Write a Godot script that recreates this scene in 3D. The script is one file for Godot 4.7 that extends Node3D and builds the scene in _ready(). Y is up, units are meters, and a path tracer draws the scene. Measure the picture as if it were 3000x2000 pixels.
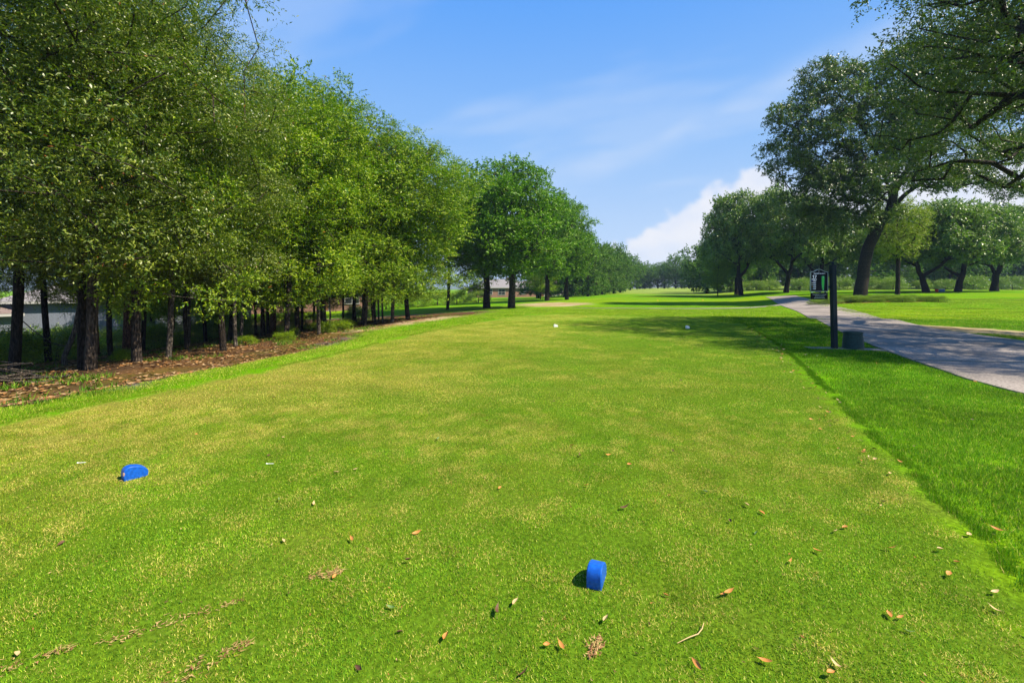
extends Node3D
# A golf tee seen from the back of the teeing ground. x to the right, y up, -z ahead; the helper coordinate d is -z.

const EXPOSURE := 2.0
const SUN_ELEVATION := 50.0
const SUN_BEHIND := 18.0        # degrees behind the right-hand side

var rng := RandomNumberGenerator.new()
var n_big := FastNoiseLite.new()
var n_mid := FastNoiseLite.new()
var n_fine := FastNoiseLite.new()
var M := {}
var used := {}
var leaf_index := PackedInt32Array()

# ------------------------------------------------------------------ helpers
func ss(a: float, b: float, x: float) -> float:
	var t := clampf((x - a) / (b - a), 0.0, 1.0)
	return t * t * (3.0 - 2.0 * t)

func lateral(x: float, d: float) -> float:
	return x * 0.940 - d * 0.342

func along(x: float, d: float) -> float:
	return x * 0.342 + d * 0.940

func hgt(x: float, d: float) -> float:
	var s := lateral(x, d)
	var t := along(x, d)
	var y := -0.22 * ss(25.5, 30.0, t) + 0.25 * ss(34.0, 70.0, d) + 0.9 * ss(90.0, 170.0, d) * ss(5.0, 45.0, x)
	y -= 0.38 * ss(-7.9, -11.0, s) * (1.0 - 0.6 * ss(18.0, 36.0, d)) + 2.9 * ss(-11.0, -42.0, s) * (1.0 - 0.6 * ss(24.0, 55.0, d))
	y += 0.75 * ss(14.0, 40.0, d) * ss(5.0, 16.0, s) + 0.2 * ss(20.0, 40.0, s) * ss(30.0, 60.0, d)
	if d < 45.0: y += n_fine.get_noise_2d(x * 1.5, d * 1.5) * 0.016
	return y

func at(x: float, d: float, up := 0.0) -> Vector3:
	return Vector3(x, hgt(x, d) + up, -d)

func wobble(x: float, d: float) -> float:
	return n_mid.get_noise_2d(x * 3.0, d * 3.0) * 0.12

# > 0 inside the mown tee
func tee_in(x: float, d: float) -> float:
	var s := lateral(x, d)
	var t := along(x, d)
	var left := -7.35 - 1.2 * ss(5.0, 17.0, t)
	var right := 1.5 + 1.1 * ss(-2.0, 17.0, t)
	var far := 27.0 - 4.5 * pow(absf((s + 3.1) / 5.6), 3.0)
	return minf(minf(s - left, right - s), far - t) + wobble(x, d) * 0.5

# lateral position of the border between grass bank and wood floor
func wood_edge(t: float) -> float:
	if t < 5.0:
		return -8.25
	return -8.25 - 5.3 * ss(4.0, 21.0, t) - 0.5 * ss(20.0, 45.0, t)

# > 0 inside the wood floor
func wood_in(x: float, d: float) -> float:
	var s := lateral(x, d)
	var t := along(x, d)
	return minf(minf(wood_edge(t) - s, s + 38.0), 36.0 - t) + wobble(x, d) * 3.0

func numbered(called: String) -> String:
	if not used.has(called):
		used[called] = 0
		return called
	used[called] += 1
	return "%s_%03d" % [called, used[called]]

func meta(o: Node3D, label: String, category: String, group := "", kind := "") -> void:
	if label: o.set_meta("label", label)
	if category: o.set_meta("category", category)
	if group: o.set_meta("group", group)
	if kind: o.set_meta("kind", kind)

func thing(called: String, label: String, category: String, where: Vector3, turn := 0.0, group := "") -> Node3D:
	var o := Node3D.new()
	o.name = numbered(called)
	add_child(o)
	o.position = where
	o.rotation.y = turn
	meta(o, label, category, group)
	return o

func part(called: String, mesh: Mesh, mat: Material, parent: Node3D) -> MeshInstance3D:
	var o := MeshInstance3D.new()
	o.name = called
	o.mesh = mesh
	o.material_override = mat
	parent.add_child(o, true)
	return o

func top(called: String, mesh: Mesh, mat: Material, label: String, category: String, group := "", kind := "") -> MeshInstance3D:
	var o := MeshInstance3D.new()
	o.name = numbered(called)
	o.mesh = mesh
	o.material_override = mat
	add_child(o)
	meta(o, label, category, group, kind)
	return o

func rv() -> Vector3:
	return Vector3(rng.randf_range(-1, 1), rng.randf_range(-1, 1), rng.randf_range(-1, 1))

func rdir() -> Vector3:
	var v := rv()
	while v.length_squared() > 1.0 or v.length_squared() < 0.01:
		v = rv()
	return v.normalized()

func lin(r: float, g: float, b: float) -> Color:
	return Color(r, g, b).linear_to_srgb()

func mat(c: Color, rough := 0.8, spec := 0.5) -> StandardMaterial3D:
	var m := StandardMaterial3D.new()
	m.albedo_color = c
	m.roughness = rough
	m.metallic_specular = spec
	return m

func noise_tex(size: int, freq: float, lo: float, hi: float, seed_: int, octaves := 4, kind := FastNoiseLite.TYPE_SIMPLEX_SMOOTH) -> ImageTexture:
	var n := FastNoiseLite.new()
	n.seed = seed_
	n.noise_type = kind
	n.frequency = freq
	n.fractal_octaves = octaves
	var src := n.get_seamless_image(size, size)
	src.convert(Image.FORMAT_L8)
	var bytes := src.get_data()
	for i in bytes.size():
		bytes[i] = int(lerpf(lo, hi, bytes[i] / 255.0) * 255.0)
	return ImageTexture.create_from_image(Image.create_from_data(size, size, false, Image.FORMAT_L8, bytes))

func arr_mesh(v: PackedVector3Array, n: PackedVector3Array, idx: PackedInt32Array, c := PackedColorArray(), uv := PackedVector2Array()) -> ArrayMesh:
	var a := []
	a.resize(Mesh.ARRAY_MAX)
	a[Mesh.ARRAY_VERTEX] = v
	if n.size(): a[Mesh.ARRAY_NORMAL] = n
	if c.size(): a[Mesh.ARRAY_COLOR] = c
	if uv.size(): a[Mesh.ARRAY_TEX_UV] = uv
	a[Mesh.ARRAY_INDEX] = idx
	var m := ArrayMesh.new()
	m.add_surface_from_arrays(Mesh.PRIMITIVE_TRIANGLES, a)
	return m

func box_into(st: SurfaceTool, c: Vector3, size: Vector3, b := Basis()) -> void:
	var bm := BoxMesh.new()
	bm.size = size
	st.append_from(bm, 0, Transform3D(b, c))

func box_mesh(size: Vector3, bevel := 0.0) -> ArrayMesh:
	# a box whose edges are cut at 45 degrees
	var st := SurfaceTool.new()
	st.begin(Mesh.PRIMITIVE_TRIANGLES)
	var h := size * 0.5
	if bevel <= 0.0:
		box_into(st, Vector3.ZERO, size)
		return st.commit()
	var pts := PackedVector3Array()
	for sx in [-1, 1]:
		for sy in [-1, 1]:
			for sz in [-1, 1]:
				for k in 3:
					var p := h
					p[k] = h[k]
					p[(k + 1) % 3] -= bevel
					p[(k + 2) % 3] -= bevel
					pts.append(p * Vector3(sx, sy, sz))
	return hull(pts)

func hull(pts: PackedVector3Array) -> ArrayMesh:
	var sh := ConvexPolygonShape3D.new()
	sh.points = pts
	var deb := sh.get_debug_mesh()
	# debug meshes are lines; build faces from planes instead
	var st := SurfaceTool.new()
	st.begin(Mesh.PRIMITIVE_TRIANGLES)
	var done := {}
	for i in pts.size():
		for j in range(i + 1, pts.size()):
			for k in range(j + 1, pts.size()):
				var n := (pts[j] - pts[i]).cross(pts[k] - pts[i])
				if n.length() < 1e-9: continue
				n = n.normalized()
				var dd := n.dot(pts[i])
				var pos := 0
				var neg := 0
				for p in pts:
					var e := n.dot(p) - dd
					if e > 1e-5: pos += 1
					elif e < -1e-5: neg += 1
				if pos and neg: continue
				if pos: n = -n; dd = -dd
				var key := "%d_%d_%d_%d" % [roundi(n.x * 500), roundi(n.y * 500), roundi(n.z * 500), roundi(dd * 5000)]
				if done.has(key): continue
				done[key] = true
				var on := []
				var c := Vector3.ZERO
				for p in pts:
					if absf(n.dot(p) - dd) < 1e-5:
						on.append(p)
						c += p
				c /= on.size()
				var u: Vector3 = (on[0] - c).normalized()
				var w := n.cross(u)
				on.sort_custom(func(a, b): return atan2((a - c).dot(w), (a - c).dot(u)) > atan2((b - c).dot(w), (b - c).dot(u)))
				for q in range(1, on.size() - 1):
					for p in [on[0], on[q], on[q + 1]]:
						st.set_normal(n)
						st.add_vertex(p)
	return st.commit()

# profile in x, y (counter-clockwise), extruded along z by depth, with bevelled rims
func slab(profile: PackedVector2Array, depth: float, bevel: float) -> ArrayMesh:
	var st := SurfaceTool.new()
	st.begin(Mesh.PRIMITIVE_TRIANGLES)
	var inner: PackedVector2Array = Geometry2D.offset_polygon(profile, -bevel, Geometry2D.JOIN_MITER)[0] if bevel > 0.0 else profile
	var n := profile.size()
	var near := []
	for p in profile:
		var best: Vector2 = inner[0]
		for q in inner:
			if p.distance_squared_to(q) < p.distance_squared_to(best): best = q
		near.append(best)
	var hz := depth * 0.5
	for i in n:
		var j := (i + 1) % n
		var a := profile[i]
		var b := profile[j]
		var e := (b - a).normalized()
		var nn := Vector3(e.y, -e.x, 0)
		quad(st, Vector3(a.x, a.y, hz - bevel), Vector3(b.x, b.y, hz - bevel), Vector3(b.x, b.y, -hz + bevel), Vector3(a.x, a.y, -hz + bevel), nn)
		if bevel > 0.0:
			for s in [1.0, -1.0]:
				var ia: Vector2 = near[i]
				var ib: Vector2 = near[j]
				quad(st, Vector3(ia.x, ia.y, hz * s), Vector3(ib.x, ib.y, hz * s), Vector3(b.x, b.y, (hz - bevel) * s), Vector3(a.x, a.y, (hz - bevel) * s), (nn + Vector3(0, 0, s)).normalized())
	for s in [1.0, -1.0]:
		var tri := Geometry2D.triangulate_polygon(inner)
		for k in range(0, tri.size(), 3):
			for q in ([0, 1, 2] if s < 0 else [0, 2, 1]):
				st.set_normal(Vector3(0, 0, s))
				var p: Vector2 = inner[tri[k + q]]
				st.add_vertex(Vector3(p.x, p.y, hz * s))
	return st.commit()

func quad(st: SurfaceTool, a: Vector3, b: Vector3, c: Vector3, d: Vector3, n: Vector3) -> void:
	var flip := (b - a).cross(c - a).dot(n) > 0.0
	for p in ([a, c, b, a, d, c] if flip else [a, b, c, a, c, d]):
		st.set_normal(n)
		st.add_vertex(p)

func lathe(profile: PackedVector2Array, sides: int) -> ArrayMesh:
	var st := SurfaceTool.new()
	st.begin(Mesh.PRIMITIVE_TRIANGLES)
	for i in profile.size() - 1:
		var a := profile[i]
		var b := profile[i + 1]
		var e := (b - a).normalized()
		for k in sides:
			var t0 := TAU * k / sides
			var t1 := TAU * (k + 1) / sides
			var d0 := Vector3(cos(t0), 0, sin(t0))
			var d1 := Vector3(cos(t1), 0, sin(t1))
			var n0 := (d0 * e.y + Vector3.DOWN * e.x).normalized()
			var n1 := (d1 * e.y + Vector3.DOWN * e.x).normalized()
			var pts := [d0 * a.x + Vector3.UP * a.y, d1 * a.x + Vector3.UP * a.y, d1 * b.x + Vector3.UP * b.y, d0 * b.x + Vector3.UP * b.y]
			var ns := [n0, n1, n1, n0]
			for q in [0, 1, 2, 0, 2, 3]:
				st.set_normal(ns[q])
				st.add_vertex(pts[q])
	return st.commit()

# ------------------------------------------------------------------ tubes for wood
class Tubes:
	var v := PackedVector3Array()
	var n := PackedVector3Array()
	var idx := PackedInt32Array()
	func add(pts: PackedVector3Array, rad: PackedFloat32Array, sides: int, rough := 0.0, flare := 0.0) -> void:
		var side := Vector3(0.31, 0.17, 0.94)
		for i in pts.size():
			var t := (pts[mini(i + 1, pts.size() - 1)] - pts[maxi(i - 1, 0)]).normalized()
			side = (side - t * side.dot(t)).normalized()
			var w := t.cross(side)
			for k in sides:
				var a := TAU * k / sides
				var dir := side * cos(a) + w * sin(a)
				var r := rad[i]
				if rough > 0.0:
					r *= 1.0 + rough * sin(a * 3.0 + i * 0.7) + rough * 0.6 * sin(a * 5.0 - i * 1.3)
				if flare > 0.0 and i < 3:
					r *= 1.0 + flare * [1.0, 0.45, 0.12][i] * (0.55 + 0.45 * sin(a * 5.0 + 0.6))
				v.append(pts[i] + dir * r)
				n.append(dir)
		var base := v.size() - pts.size() * sides
		for i in pts.size() - 1:
			for k in sides:
				var a := base + i * sides + k
				var b := base + i * sides + (k + 1) % sides
				idx.append_array([a, a + sides, b, b, a + sides, b + sides])

func tubes_mesh(t: Tubes) -> ArrayMesh:
	return arr_mesh(t.v, t.n, t.idx)

# ------------------------------------------------------------------ leaf clumps and trees
# o: n leaves, r clump radius, l leaf length, w leaf width, droop, a/b colours (linear), odd share of reddish leaves, flat vertical squash
func clump_set(o: Dictionary) -> Array:
	var out := []
	for variant in o.get("variants", 5):
		var v := PackedVector3Array()
		var nn := PackedVector3Array()
		var c := PackedColorArray()
		var per := 9
		var twigs := int(o.n / float(per))
		for k in twigs:
			var dir := rdir()
			dir.y = (absf(dir.y) if rng.randf() < 0.72 else dir.y) * o.get("flat", 0.7) + 0.05
			var start: Vector3 = dir * o.r * rng.randf_range(0.15, 0.65) + rdir() * o.r * 0.25
			var td := (dir + rdir() * 0.8 + Vector3(0, -o.droop * 0.6, 0)).normalized()
			var tl: float = o.r * rng.randf_range(0.3, 0.6)
			for q in per:
				var p := start + td * tl * (q + rng.randf()) / per
				var ax: Vector3 = (td * 0.7 + rdir() * 0.85 + Vector3(0, -o.droop, 0)).normalized()
				var up := (Vector3(0, 0.75, 0) + dir * 0.35 + rdir() * 0.75).normalized()
				var side := ax.cross(up)
				if side.length_squared() < 0.01: side = ax.cross(Vector3.RIGHT)
				side = side.normalized()
				var nm := side.cross(ax).normalized()
				var l: float = o.l * rng.randf_range(0.5, 1.25)
				var w: float = o.w * rng.randf_range(0.75, 1.15) * 0.5
				var m := p + ax * l * 0.45
				v.append(p)
				v.append(m - side * w + nm * w * 0.35)
				v.append(p + ax * l - nm * l * 0.06)
				v.append(m + side * w + nm * w * 0.35)
				for z in 4: nn.append(nm)
				var f := rng.randf()
				var col: Color = o.a.lerp(o.b, f) * rng.randf_range(0.8, 1.2)
				if rng.randf() < o.get("odd", 0.0): col = Color(0.32, 0.11, 0.02)
				col.a = 1.0
				for z in 4: c.append(col)
		out.append({"v": v, "n": nn, "c": c})
	return out

func crown_mesh(centres: Array, sizes: Array, set_: Array, squash := 1.0) -> ArrayMesh:
	var v := PackedVector3Array()
	var n := PackedVector3Array()
	var c := PackedColorArray()
	for i in centres.size():
		var k: Dictionary = set_[rng.randi() % set_.size()]
		var b := Basis(Vector3.UP, rng.randf() * TAU) * Basis(Vector3.RIGHT, rng.randf_range(-0.45, 0.45))
		var sc: float = sizes[i]
		v.append_array(Transform3D(b.scaled_local(Vector3(sc, sc * squash, sc)), centres[i]) * k.v)
		n.append_array(Transform3D(b, Vector3.ZERO) * k.n)
		c.append_array(k.c)
	var leaves := v.size() / 4
	while leaf_index.size() < leaves * 6:
		var q := leaf_index.size() / 6 * 4
		leaf_index.append_array([q, q + 1, q + 2, q, q + 2, q + 3])
	return arr_mesh(v, n, leaf_index.slice(0, leaves * 6), c)

# o: trunk [points], r0, lobes [[centre, radii]...], clumps, size, sets, gap
# returns {trunk, limbs [], crown}
func tree(o: Dictionary) -> Dictionary:
	rng.seed = o.seed
	var pos: Array[Vector3] = []
	var par: Array[int] = []
	var cnt: Array[float] = []
	var tp: Array = o.trunk
	# trunk nodes: resample the given points with a little wander
	var curve := Curve3D.new()
	for i in tp.size():
		var tan: Vector3 = ((tp[mini(i + 1, tp.size() - 1)] - tp[maxi(i - 1, 0)]) * 0.22)
		curve.add_point(tp[i], -tan, tan)
	var tn: int = o.get("trunk_nodes", 12)
	for i in tn:
		var p := curve.sample_baked(curve.get_baked_length() * i / (tn - 1.0), true)
		if i > 1: p += Vector3(rng.randf_range(-1, 1), 0, rng.randf_range(-1, 1)) * o.r0 * 0.22
		pos.append(p)
		par.append(i - 1)
		cnt.append(0.0)
	# forks: limbs given by hand, each a list of points starting at a trunk node
	for f in o.get("forks", []):
		var last: int = f[0]
		var fc := Curve3D.new()
		var fp: Array = [pos[last]] + f[1]
		for i in fp.size():
			var tan: Vector3 = ((fp[mini(i + 1, fp.size() - 1)] - fp[maxi(i - 1, 0)]) * 0.22)
			fc.add_point(fp[i], -tan, tan)
		var fn: int = maxi(4, int(fc.get_baked_length() / 0.9))
		for i in range(1, fn + 1):
			pos.append(fc.sample_baked(fc.get_baked_length() * i / fn, true) + rdir() * 0.06)
			par.append(last)
			cnt.append(0.0)
			last = pos.size() - 1
	# clump centres in the lobes, kept apart
	var centres: Array = []
	var sizes: Array = []
	var lobes: Array = o.lobes
	var weight := []
	var total := 0.0
	for l in lobes:
		total += pow(l[1].x * l[1].y * l[1].z, 0.75)
		weight.append(total)
	var gap: float = o.gap
	var tries := 0
	while centres.size() < o.clumps and tries < o.clumps * 30:
		tries += 1
		var w := rng.randf() * total
		var li := 0
		while weight[li] < w: li += 1
		var l: Array = lobes[li]
		var p: Vector3 = l[0] + rdir() * l[1] * pow(rng.randf(), 0.33 * o.get("shell", 0.6))
		if p.y < o.get("floor", 0.5): continue
		var ok := true
		var g: float = gap * (1.0 - 0.6 * tries / (o.clumps * 30.0))
		for q in centres:
			if p.distance_squared_to(q) < g * g:
				ok = false
				break
		if not ok: continue
		centres.append(p)
		sizes.append(o.size * rng.randf_range(0.75, 1.25))
	# branches: each clump joins the nearest wood
	var order := range(centres.size())
	var axis: Vector3 = pos[mini(tn - 1, int(tn * 0.6))]
	order.sort_custom(func(a, b): return centres[a].distance_squared_to(axis) < centres[b].distance_squared_to(axis))
	var first_free: int = o.get("bare", int(tn * 0.35))
	for ci in order:
		var p: Vector3 = centres[ci]
		var best := -1
		var bc := 1e9
		for i in range(first_free, pos.size()):
			var dv: Vector3 = p - pos[i]
			var cost := dv.length() * (1.0 + (0.7 if dv.y < -0.2 else 0.0)) + (0.0 if i >= tn else 0.15)
			if cost < bc:
				bc = cost
				best = i
		var a := pos[best]
		var len := a.distance_to(p)
		var steps := clampi(int(len / 0.7), 1, 5)
		var last := best
		for k in range(1, steps + 1):
			var f := k / float(steps)
			var q := a.lerp(p, f) + Vector3(0, sin(f * PI) * len * 0.09, 0) + (rdir() * len * 0.05 if k < steps else Vector3.ZERO)
			pos.append(q)
			par.append(last)
			cnt.append(0.0)
			last = pos.size() - 1
		var up := last
		while up >= 0:
			cnt[up] += 1.0
			up = par[up]
	# radii by the pipe model
	var r0: float = o.r0
	var all := maxf(1.0, cnt[0])
	var rad: Array[float] = []
	for i in pos.size():
		var r: float = r0 * pow(maxf(cnt[i], 0.6) / all, 0.52)
		if i < tn: r = maxf(r, r0 * lerpf(1.0, 0.22, i / (tn - 1.0)))
		rad.append(clampf(r, o.get("twig", 0.012), r0))
	for i in range(1, pos.size()):
		rad[i] = minf(rad[i], rad[par[i]])
	var trunk := Tubes.new()
	trunk.add(PackedVector3Array(pos.slice(0, tn)), PackedFloat32Array(rad.slice(0, tn)), 12, 0.05, o.get("flare", 0.35))
	# the subtree each node belongs to
	var root: Array[int] = []
	var limb := {}
	for i in pos.size():
		if i < tn:
			root.append(-1)
			continue
		root.append(i if par[i] < tn else root[par[i]])
		if par[i] < tn: limb[i] = Tubes.new()
	# chains, so that limbs are continuous
	var heir: Array[int] = []
	heir.resize(pos.size())
	heir.fill(-1)
	for i in range(tn, pos.size()):
		if par[i] >= tn and (heir[par[i]] < 0 or cnt[i] > cnt[heir[par[i]]]):
			heir[par[i]] = i
	for i in range(tn, pos.size()):
		if par[i] >= tn and heir[par[i]] == i: continue
		var pts := PackedVector3Array([pos[par[i]]])
		var rr := PackedFloat32Array([minf(rad[par[i]], rad[i] * 1.15)])
		var k := i
		while k >= 0:
			pts.append(pos[k])
			rr.append(rad[k])
			k = heir[k]
		var sides := 9 if rad[i] > 0.12 else (6 if rad[i] > 0.035 else 4)
		limb[root[i]].add(pts, rr, sides, 0.03 if sides > 6 else 0.0)
	var big := []
	var keys := limb.keys()
	keys.sort_custom(func(a, b): return cnt[a] > cnt[b])
	for i in keys.size():
		var t: Tubes = limb[keys[i]]
		if i < o.get("limbs", 4):
			big.append(tubes_mesh(t))
		else:
			var off := trunk.v.size()
			trunk.v.append_array(t.v)
			trunk.n.append_array(t.n)
			for q in t.idx: trunk.idx.append(q + off)
	return {"trunk": tubes_mesh(trunk), "limbs": big, "crown": crown_mesh(centres, sizes, o.set, o.get("squash", 1.0)), "h": o.h}

func bumpy(c: Vector3, r: Vector3, bumps: int, share: float, seed_: int) -> Array:
	# an ellipsoid with smaller lobes bulging from its skin
	rng.seed = seed_
	var out := [[c, r * 0.86]]
	for i in bumps:
		var dir := rdir()
		dir.y = dir.y * 0.8 + 0.15
		out.append([c + dir * r * 0.82, Vector3.ONE * (r.x + r.y) * 0.5 * share * rng.randf_range(0.7, 1.25)])
	return out

func heads(c: Vector3, r: Vector3, n: int, share: float, seed_: int) -> Array:
	# separate heads of foliage spread over an egg-shaped crown, with crevices between them
	rng.seed = seed_
	var out := []
	var mean := (r.x + r.y + r.z) / 3.0
	for i in n:
		var y := 1.0 - 2.0 * (i + 0.5) / n
		var a := i * 2.39996 + rng.randf_range(-0.35, 0.35)
		var q := sqrt(1.0 - y * y)
		var dir := Vector3(cos(a) * q, y, sin(a) * q)
		var k := mean * share * rng.randf_range(0.78, 1.2)
		out.append([c + dir * r * rng.randf_range(0.62, 0.82), Vector3(k, k * 0.82, k)])
	out.append([c, r * 0.4])
	return out

func plant(called: String, proto: Dictionary, x: float, d: float, height: float, turn: float, wide: float, bark: Material, leaf: Material, label: String, category: String, group := "") -> Node3D:
	var o := thing(called, label, category, at(x, d, -0.05), turn, group)
	var k: float = height / proto.h
	o.scale = Vector3(k * wide, k, k * wide)
	part("trunk", proto.trunk, bark, o)
	for l in proto.limbs: part("limb", l, bark, o)
	part("crown", proto.crown, leaf, o)
	return o

# ------------------------------------------------------------------ grass
# a round tuft of short blades; col callable gives linear colours
func tuft(radius: float, n: int, w: float, h: float, lean: float, cols: Array, weights: Array) -> ArrayMesh:
	var v := PackedVector3Array()
	var nn := PackedVector3Array()
	var c := PackedColorArray()
	var idx := PackedInt32Array()
	var tot := 0.0
	for x in weights: tot += x
	for i in n:
		var a := rng.randf() * TAU
		var r := radius * sqrt(rng.randf()) * rng.randf_range(0.75, 1.15)
		var p := Vector3(cos(a) * r, -0.003, sin(a) * r)
		var b := rng.randf() * TAU
		var side := Vector3(cos(b), 0, sin(b))
		var ln := Vector3(-sin(b), 0, cos(b)) * (1.0 if rng.randf() < 0.5 else -1.0)
		var tilt := absf(rng.randfn(lean, 0.35))
		var hh := h * rng.randf_range(0.55, 1.2)
		var tip := p + (Vector3.UP * cos(tilt) + (ln + side * rng.randf_range(-0.6, 0.6)).normalized() * sin(tilt)) * hh
		var ww := w * rng.randf_range(0.7, 1.2) * 0.5
		var g := side.cross(tip - p).normalized()
		if g.y < 0: g = -g
		g = (g + Vector3.UP * 0.7).normalized()
		var q := v.size()
		var e := side * ww * (1.0 if (tip - p).cross(side).y > 0.0 else -1.0)
		v.append(p - e)
		v.append(p + e)
		v.append(tip)
		var pick := rng.randf() * tot
		var ci := 0
		while pick > weights[ci]:
			pick -= weights[ci]
			ci += 1
		var col: Color = cols[ci] * rng.randf_range(0.55, 1.3)
		col.a = 1.0
		for z in 3:
			nn.append(g)
			c.append(col)
		idx.append_array([q, q + 1, q + 2])
	return arr_mesh(v, nn, idx, c)

func scatter(called: String, mesh: Mesh, m: Material, where: Array, tints: Array, label: String, category: String) -> void:
	if where.is_empty(): return
	var mm := MultiMesh.new()
	mm.transform_format = MultiMesh.TRANSFORM_3D
	mm.use_colors = true
	mm.mesh = mesh
	mm.instance_count = where.size()
	for i in where.size():
		mm.set_instance_transform(i, where[i])
		mm.set_instance_color(i, tints[i])
	var o := MultiMeshInstance3D.new()
	o.name = numbered(called)
	o.multimesh = mm
	o.material_override = m
	add_child(o)
	meta(o, label, category, "", "stuff")

func in_view(x: float, d: float, extra := 2.5) -> bool:
	return d > 0.3 and absf(x) < 1.14 * d + extra

# how strawy the tee is at a place, 0..1
func straw(x: float, d: float) -> float:
	var s := lateral(x, d)
	var f := 0.13 + 0.52 * ss(-2.5, -7.0, s) - 0.04 * ss(-1.5, 1.8, s)
	f += n_big.get_noise_2d(x * 1.0, d * 1.0) * 0.3 + n_mid.get_noise_2d(x * 1.6, d * 1.6) * 0.26
	return clampf(f, 0.03, 0.95)

func on_path(x: float, d: float) -> bool:
	var q := Vector2(x, d)
	return Geometry2D.is_point_in_polygon(q, path_poly) or Geometry2D.is_point_in_polygon(q, spur_poly)

var path_left := PackedVector2Array()
var path_right := PackedVector2Array()
var path_poly := PackedVector2Array()
var spur_poly := PackedVector2Array()

# bare or sandy ground, 0..1
func sandy(x: float, d: float) -> float:
	var f := 0.0
	var j := n_mid.get_noise_2d(x * 1.2 + 40.0, d * 1.2) * 0.9
	f = maxf(f, 1.0 - ss(0.55, 1.0, Vector2((x - 4.6) / 4.8, (d - 49.0) / 6.5).length() + j * 0.3))
	var a := Vector2(-7.6, 21.0)
	var b := Vector2(-3.2, 30.5)
	var p := Geometry2D.get_closest_point_to_segment(Vector2(x, d), a, b)
	f = maxf(f, 1.0 - ss(0.6, 1.3, p.distance_to(Vector2(x, d)) + j * 0.4))
	# shoulder beside the cart path
	p = Geometry2D.get_closest_point_to_segment(Vector2(x, d), Vector2(16.4, 17.6), Vector2(18.5, 12.0))
	f = maxf(f, 1.0 - ss(0.9, 1.9, p.distance_to(Vector2(x, d)) + j * 0.8))
	return f

func ground_color(x: float, d: float) -> Color:
	var te := tee_in(x, d)
	var wo := wood_in(x, d)
	var s := lateral(x, d)
	var big := n_big.get_noise_2d(x * 0.6 + 100.0, d * 0.6)
	var mid := n_mid.get_noise_2d(x, d)
	var c := Color(0.12, 0.3, 0.006).lerp(Color(0.22, 0.33, 0.01), clampf(0.35 + big * 0.9 + mid * 0.4, 0, 1))
	# the far fairway is mown pale
	c = c.lerp(Color(0.28, 0.35, 0.08), ss(75.0, 110.0, d) * ss(22.0, 34.0, x) * 0.8)
	if te > 0.0:
		c = Color(0.1, 0.19, 0.01).lerp(Color(0.3, 0.25, 0.05), straw(x, d)).lerp(Color(0.22, 0.34, 0.03), 0.8 * ss(7.0, 24.0, d))
	if wo > -0.3:
		var leaf := Color(0.16, 0.085, 0.035).lerp(Color(0.09, 0.055, 0.03), clampf(0.5 + mid * 1.4, 0, 1))
		leaf = leaf.lerp(Color(0.13, 0.11, 0.02), clampf(n_big.get_noise_2d(x * 2.0, d * 2.0) * 2.2, 0, 0.6))
		# a band of grey soil along the foot of the bank
		leaf = leaf.lerp(Color(0.17, 0.15, 0.14), (1.0 - ss(0.2, 1.1, wo)) * clampf(0.65 + mid, 0, 1))
		c = c.lerp(leaf, ss(-0.3, 0.15, wo))
	c = c.lerp(Color(0.48, 0.37, 0.22).lerp(Color(0.36, 0.19, 0.06), clampf(mid * 1.5 + 0.1, 0, 0.7)), sandy(x, d) * 0.92)
	# mulch under the large oak
	var bed := Vector2((x - 29.5) / 4.6, (d - 36.6) / 2.3).rotated(0.25).length() + mid * 0.2
	c = c.lerp(Color(0.2, 0.08, 0.035), 1.0 - ss(0.85, 1.0, bed))
	return c

func spaced(stops: Array) -> PackedFloat32Array:
	# [[from, to, step], ...]
	var out := PackedFloat32Array()
	for s in stops:
		var x: float = s[0]
		while x < s[1] - 0.001:
			out.append(x)
			x += s[2]
	out.append(stops[-1][1])
	return out

func terrain() -> void:
	var xs := spaced([[-320.0, -80.0, 20.0], [-80.0, -22.0, 2.0], [-22.0, 24.0, 0.25], [24.0, 60.0, 1.0], [60.0, 140.0, 4.0], [140.0, 400.0, 20.0]])
	var ds := spaced([[-12.0, 0.0, 1.0], [0.0, 34.0, 0.25], [34.0, 60.0, 0.5], [60.0, 140.0, 2.0], [140.0, 480.0, 10.0]])
	var v := PackedVector3Array()
	var nn := PackedVector3Array()
	var c := PackedColorArray()
	var idx := PackedInt32Array()
	var w := xs.size()
	for j in ds.size():
		for i in w:
			var x := xs[i]
			var d := ds[j]
			v.append(Vector3(x, hgt(x, d), -d))
			var e := 0.2
			nn.append(Vector3(hgt(x - e, d) - hgt(x + e, d), 2 * e, hgt(x, d + e) - hgt(x, d - e)).normalized())
			c.append(ground_color(x, d) * 1.18)
			if i and j:
				var q := j * w + i
				idx.append_array([q - w - 1, q - 1, q - w, q - w, q - 1, q])
	var o := top("ground", arr_mesh(v, nn, idx, c), M.ground, "", "", "", "structure")
	o.set_meta("label", "grassy ground of the golf course with leaf litter under the trees")

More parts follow.
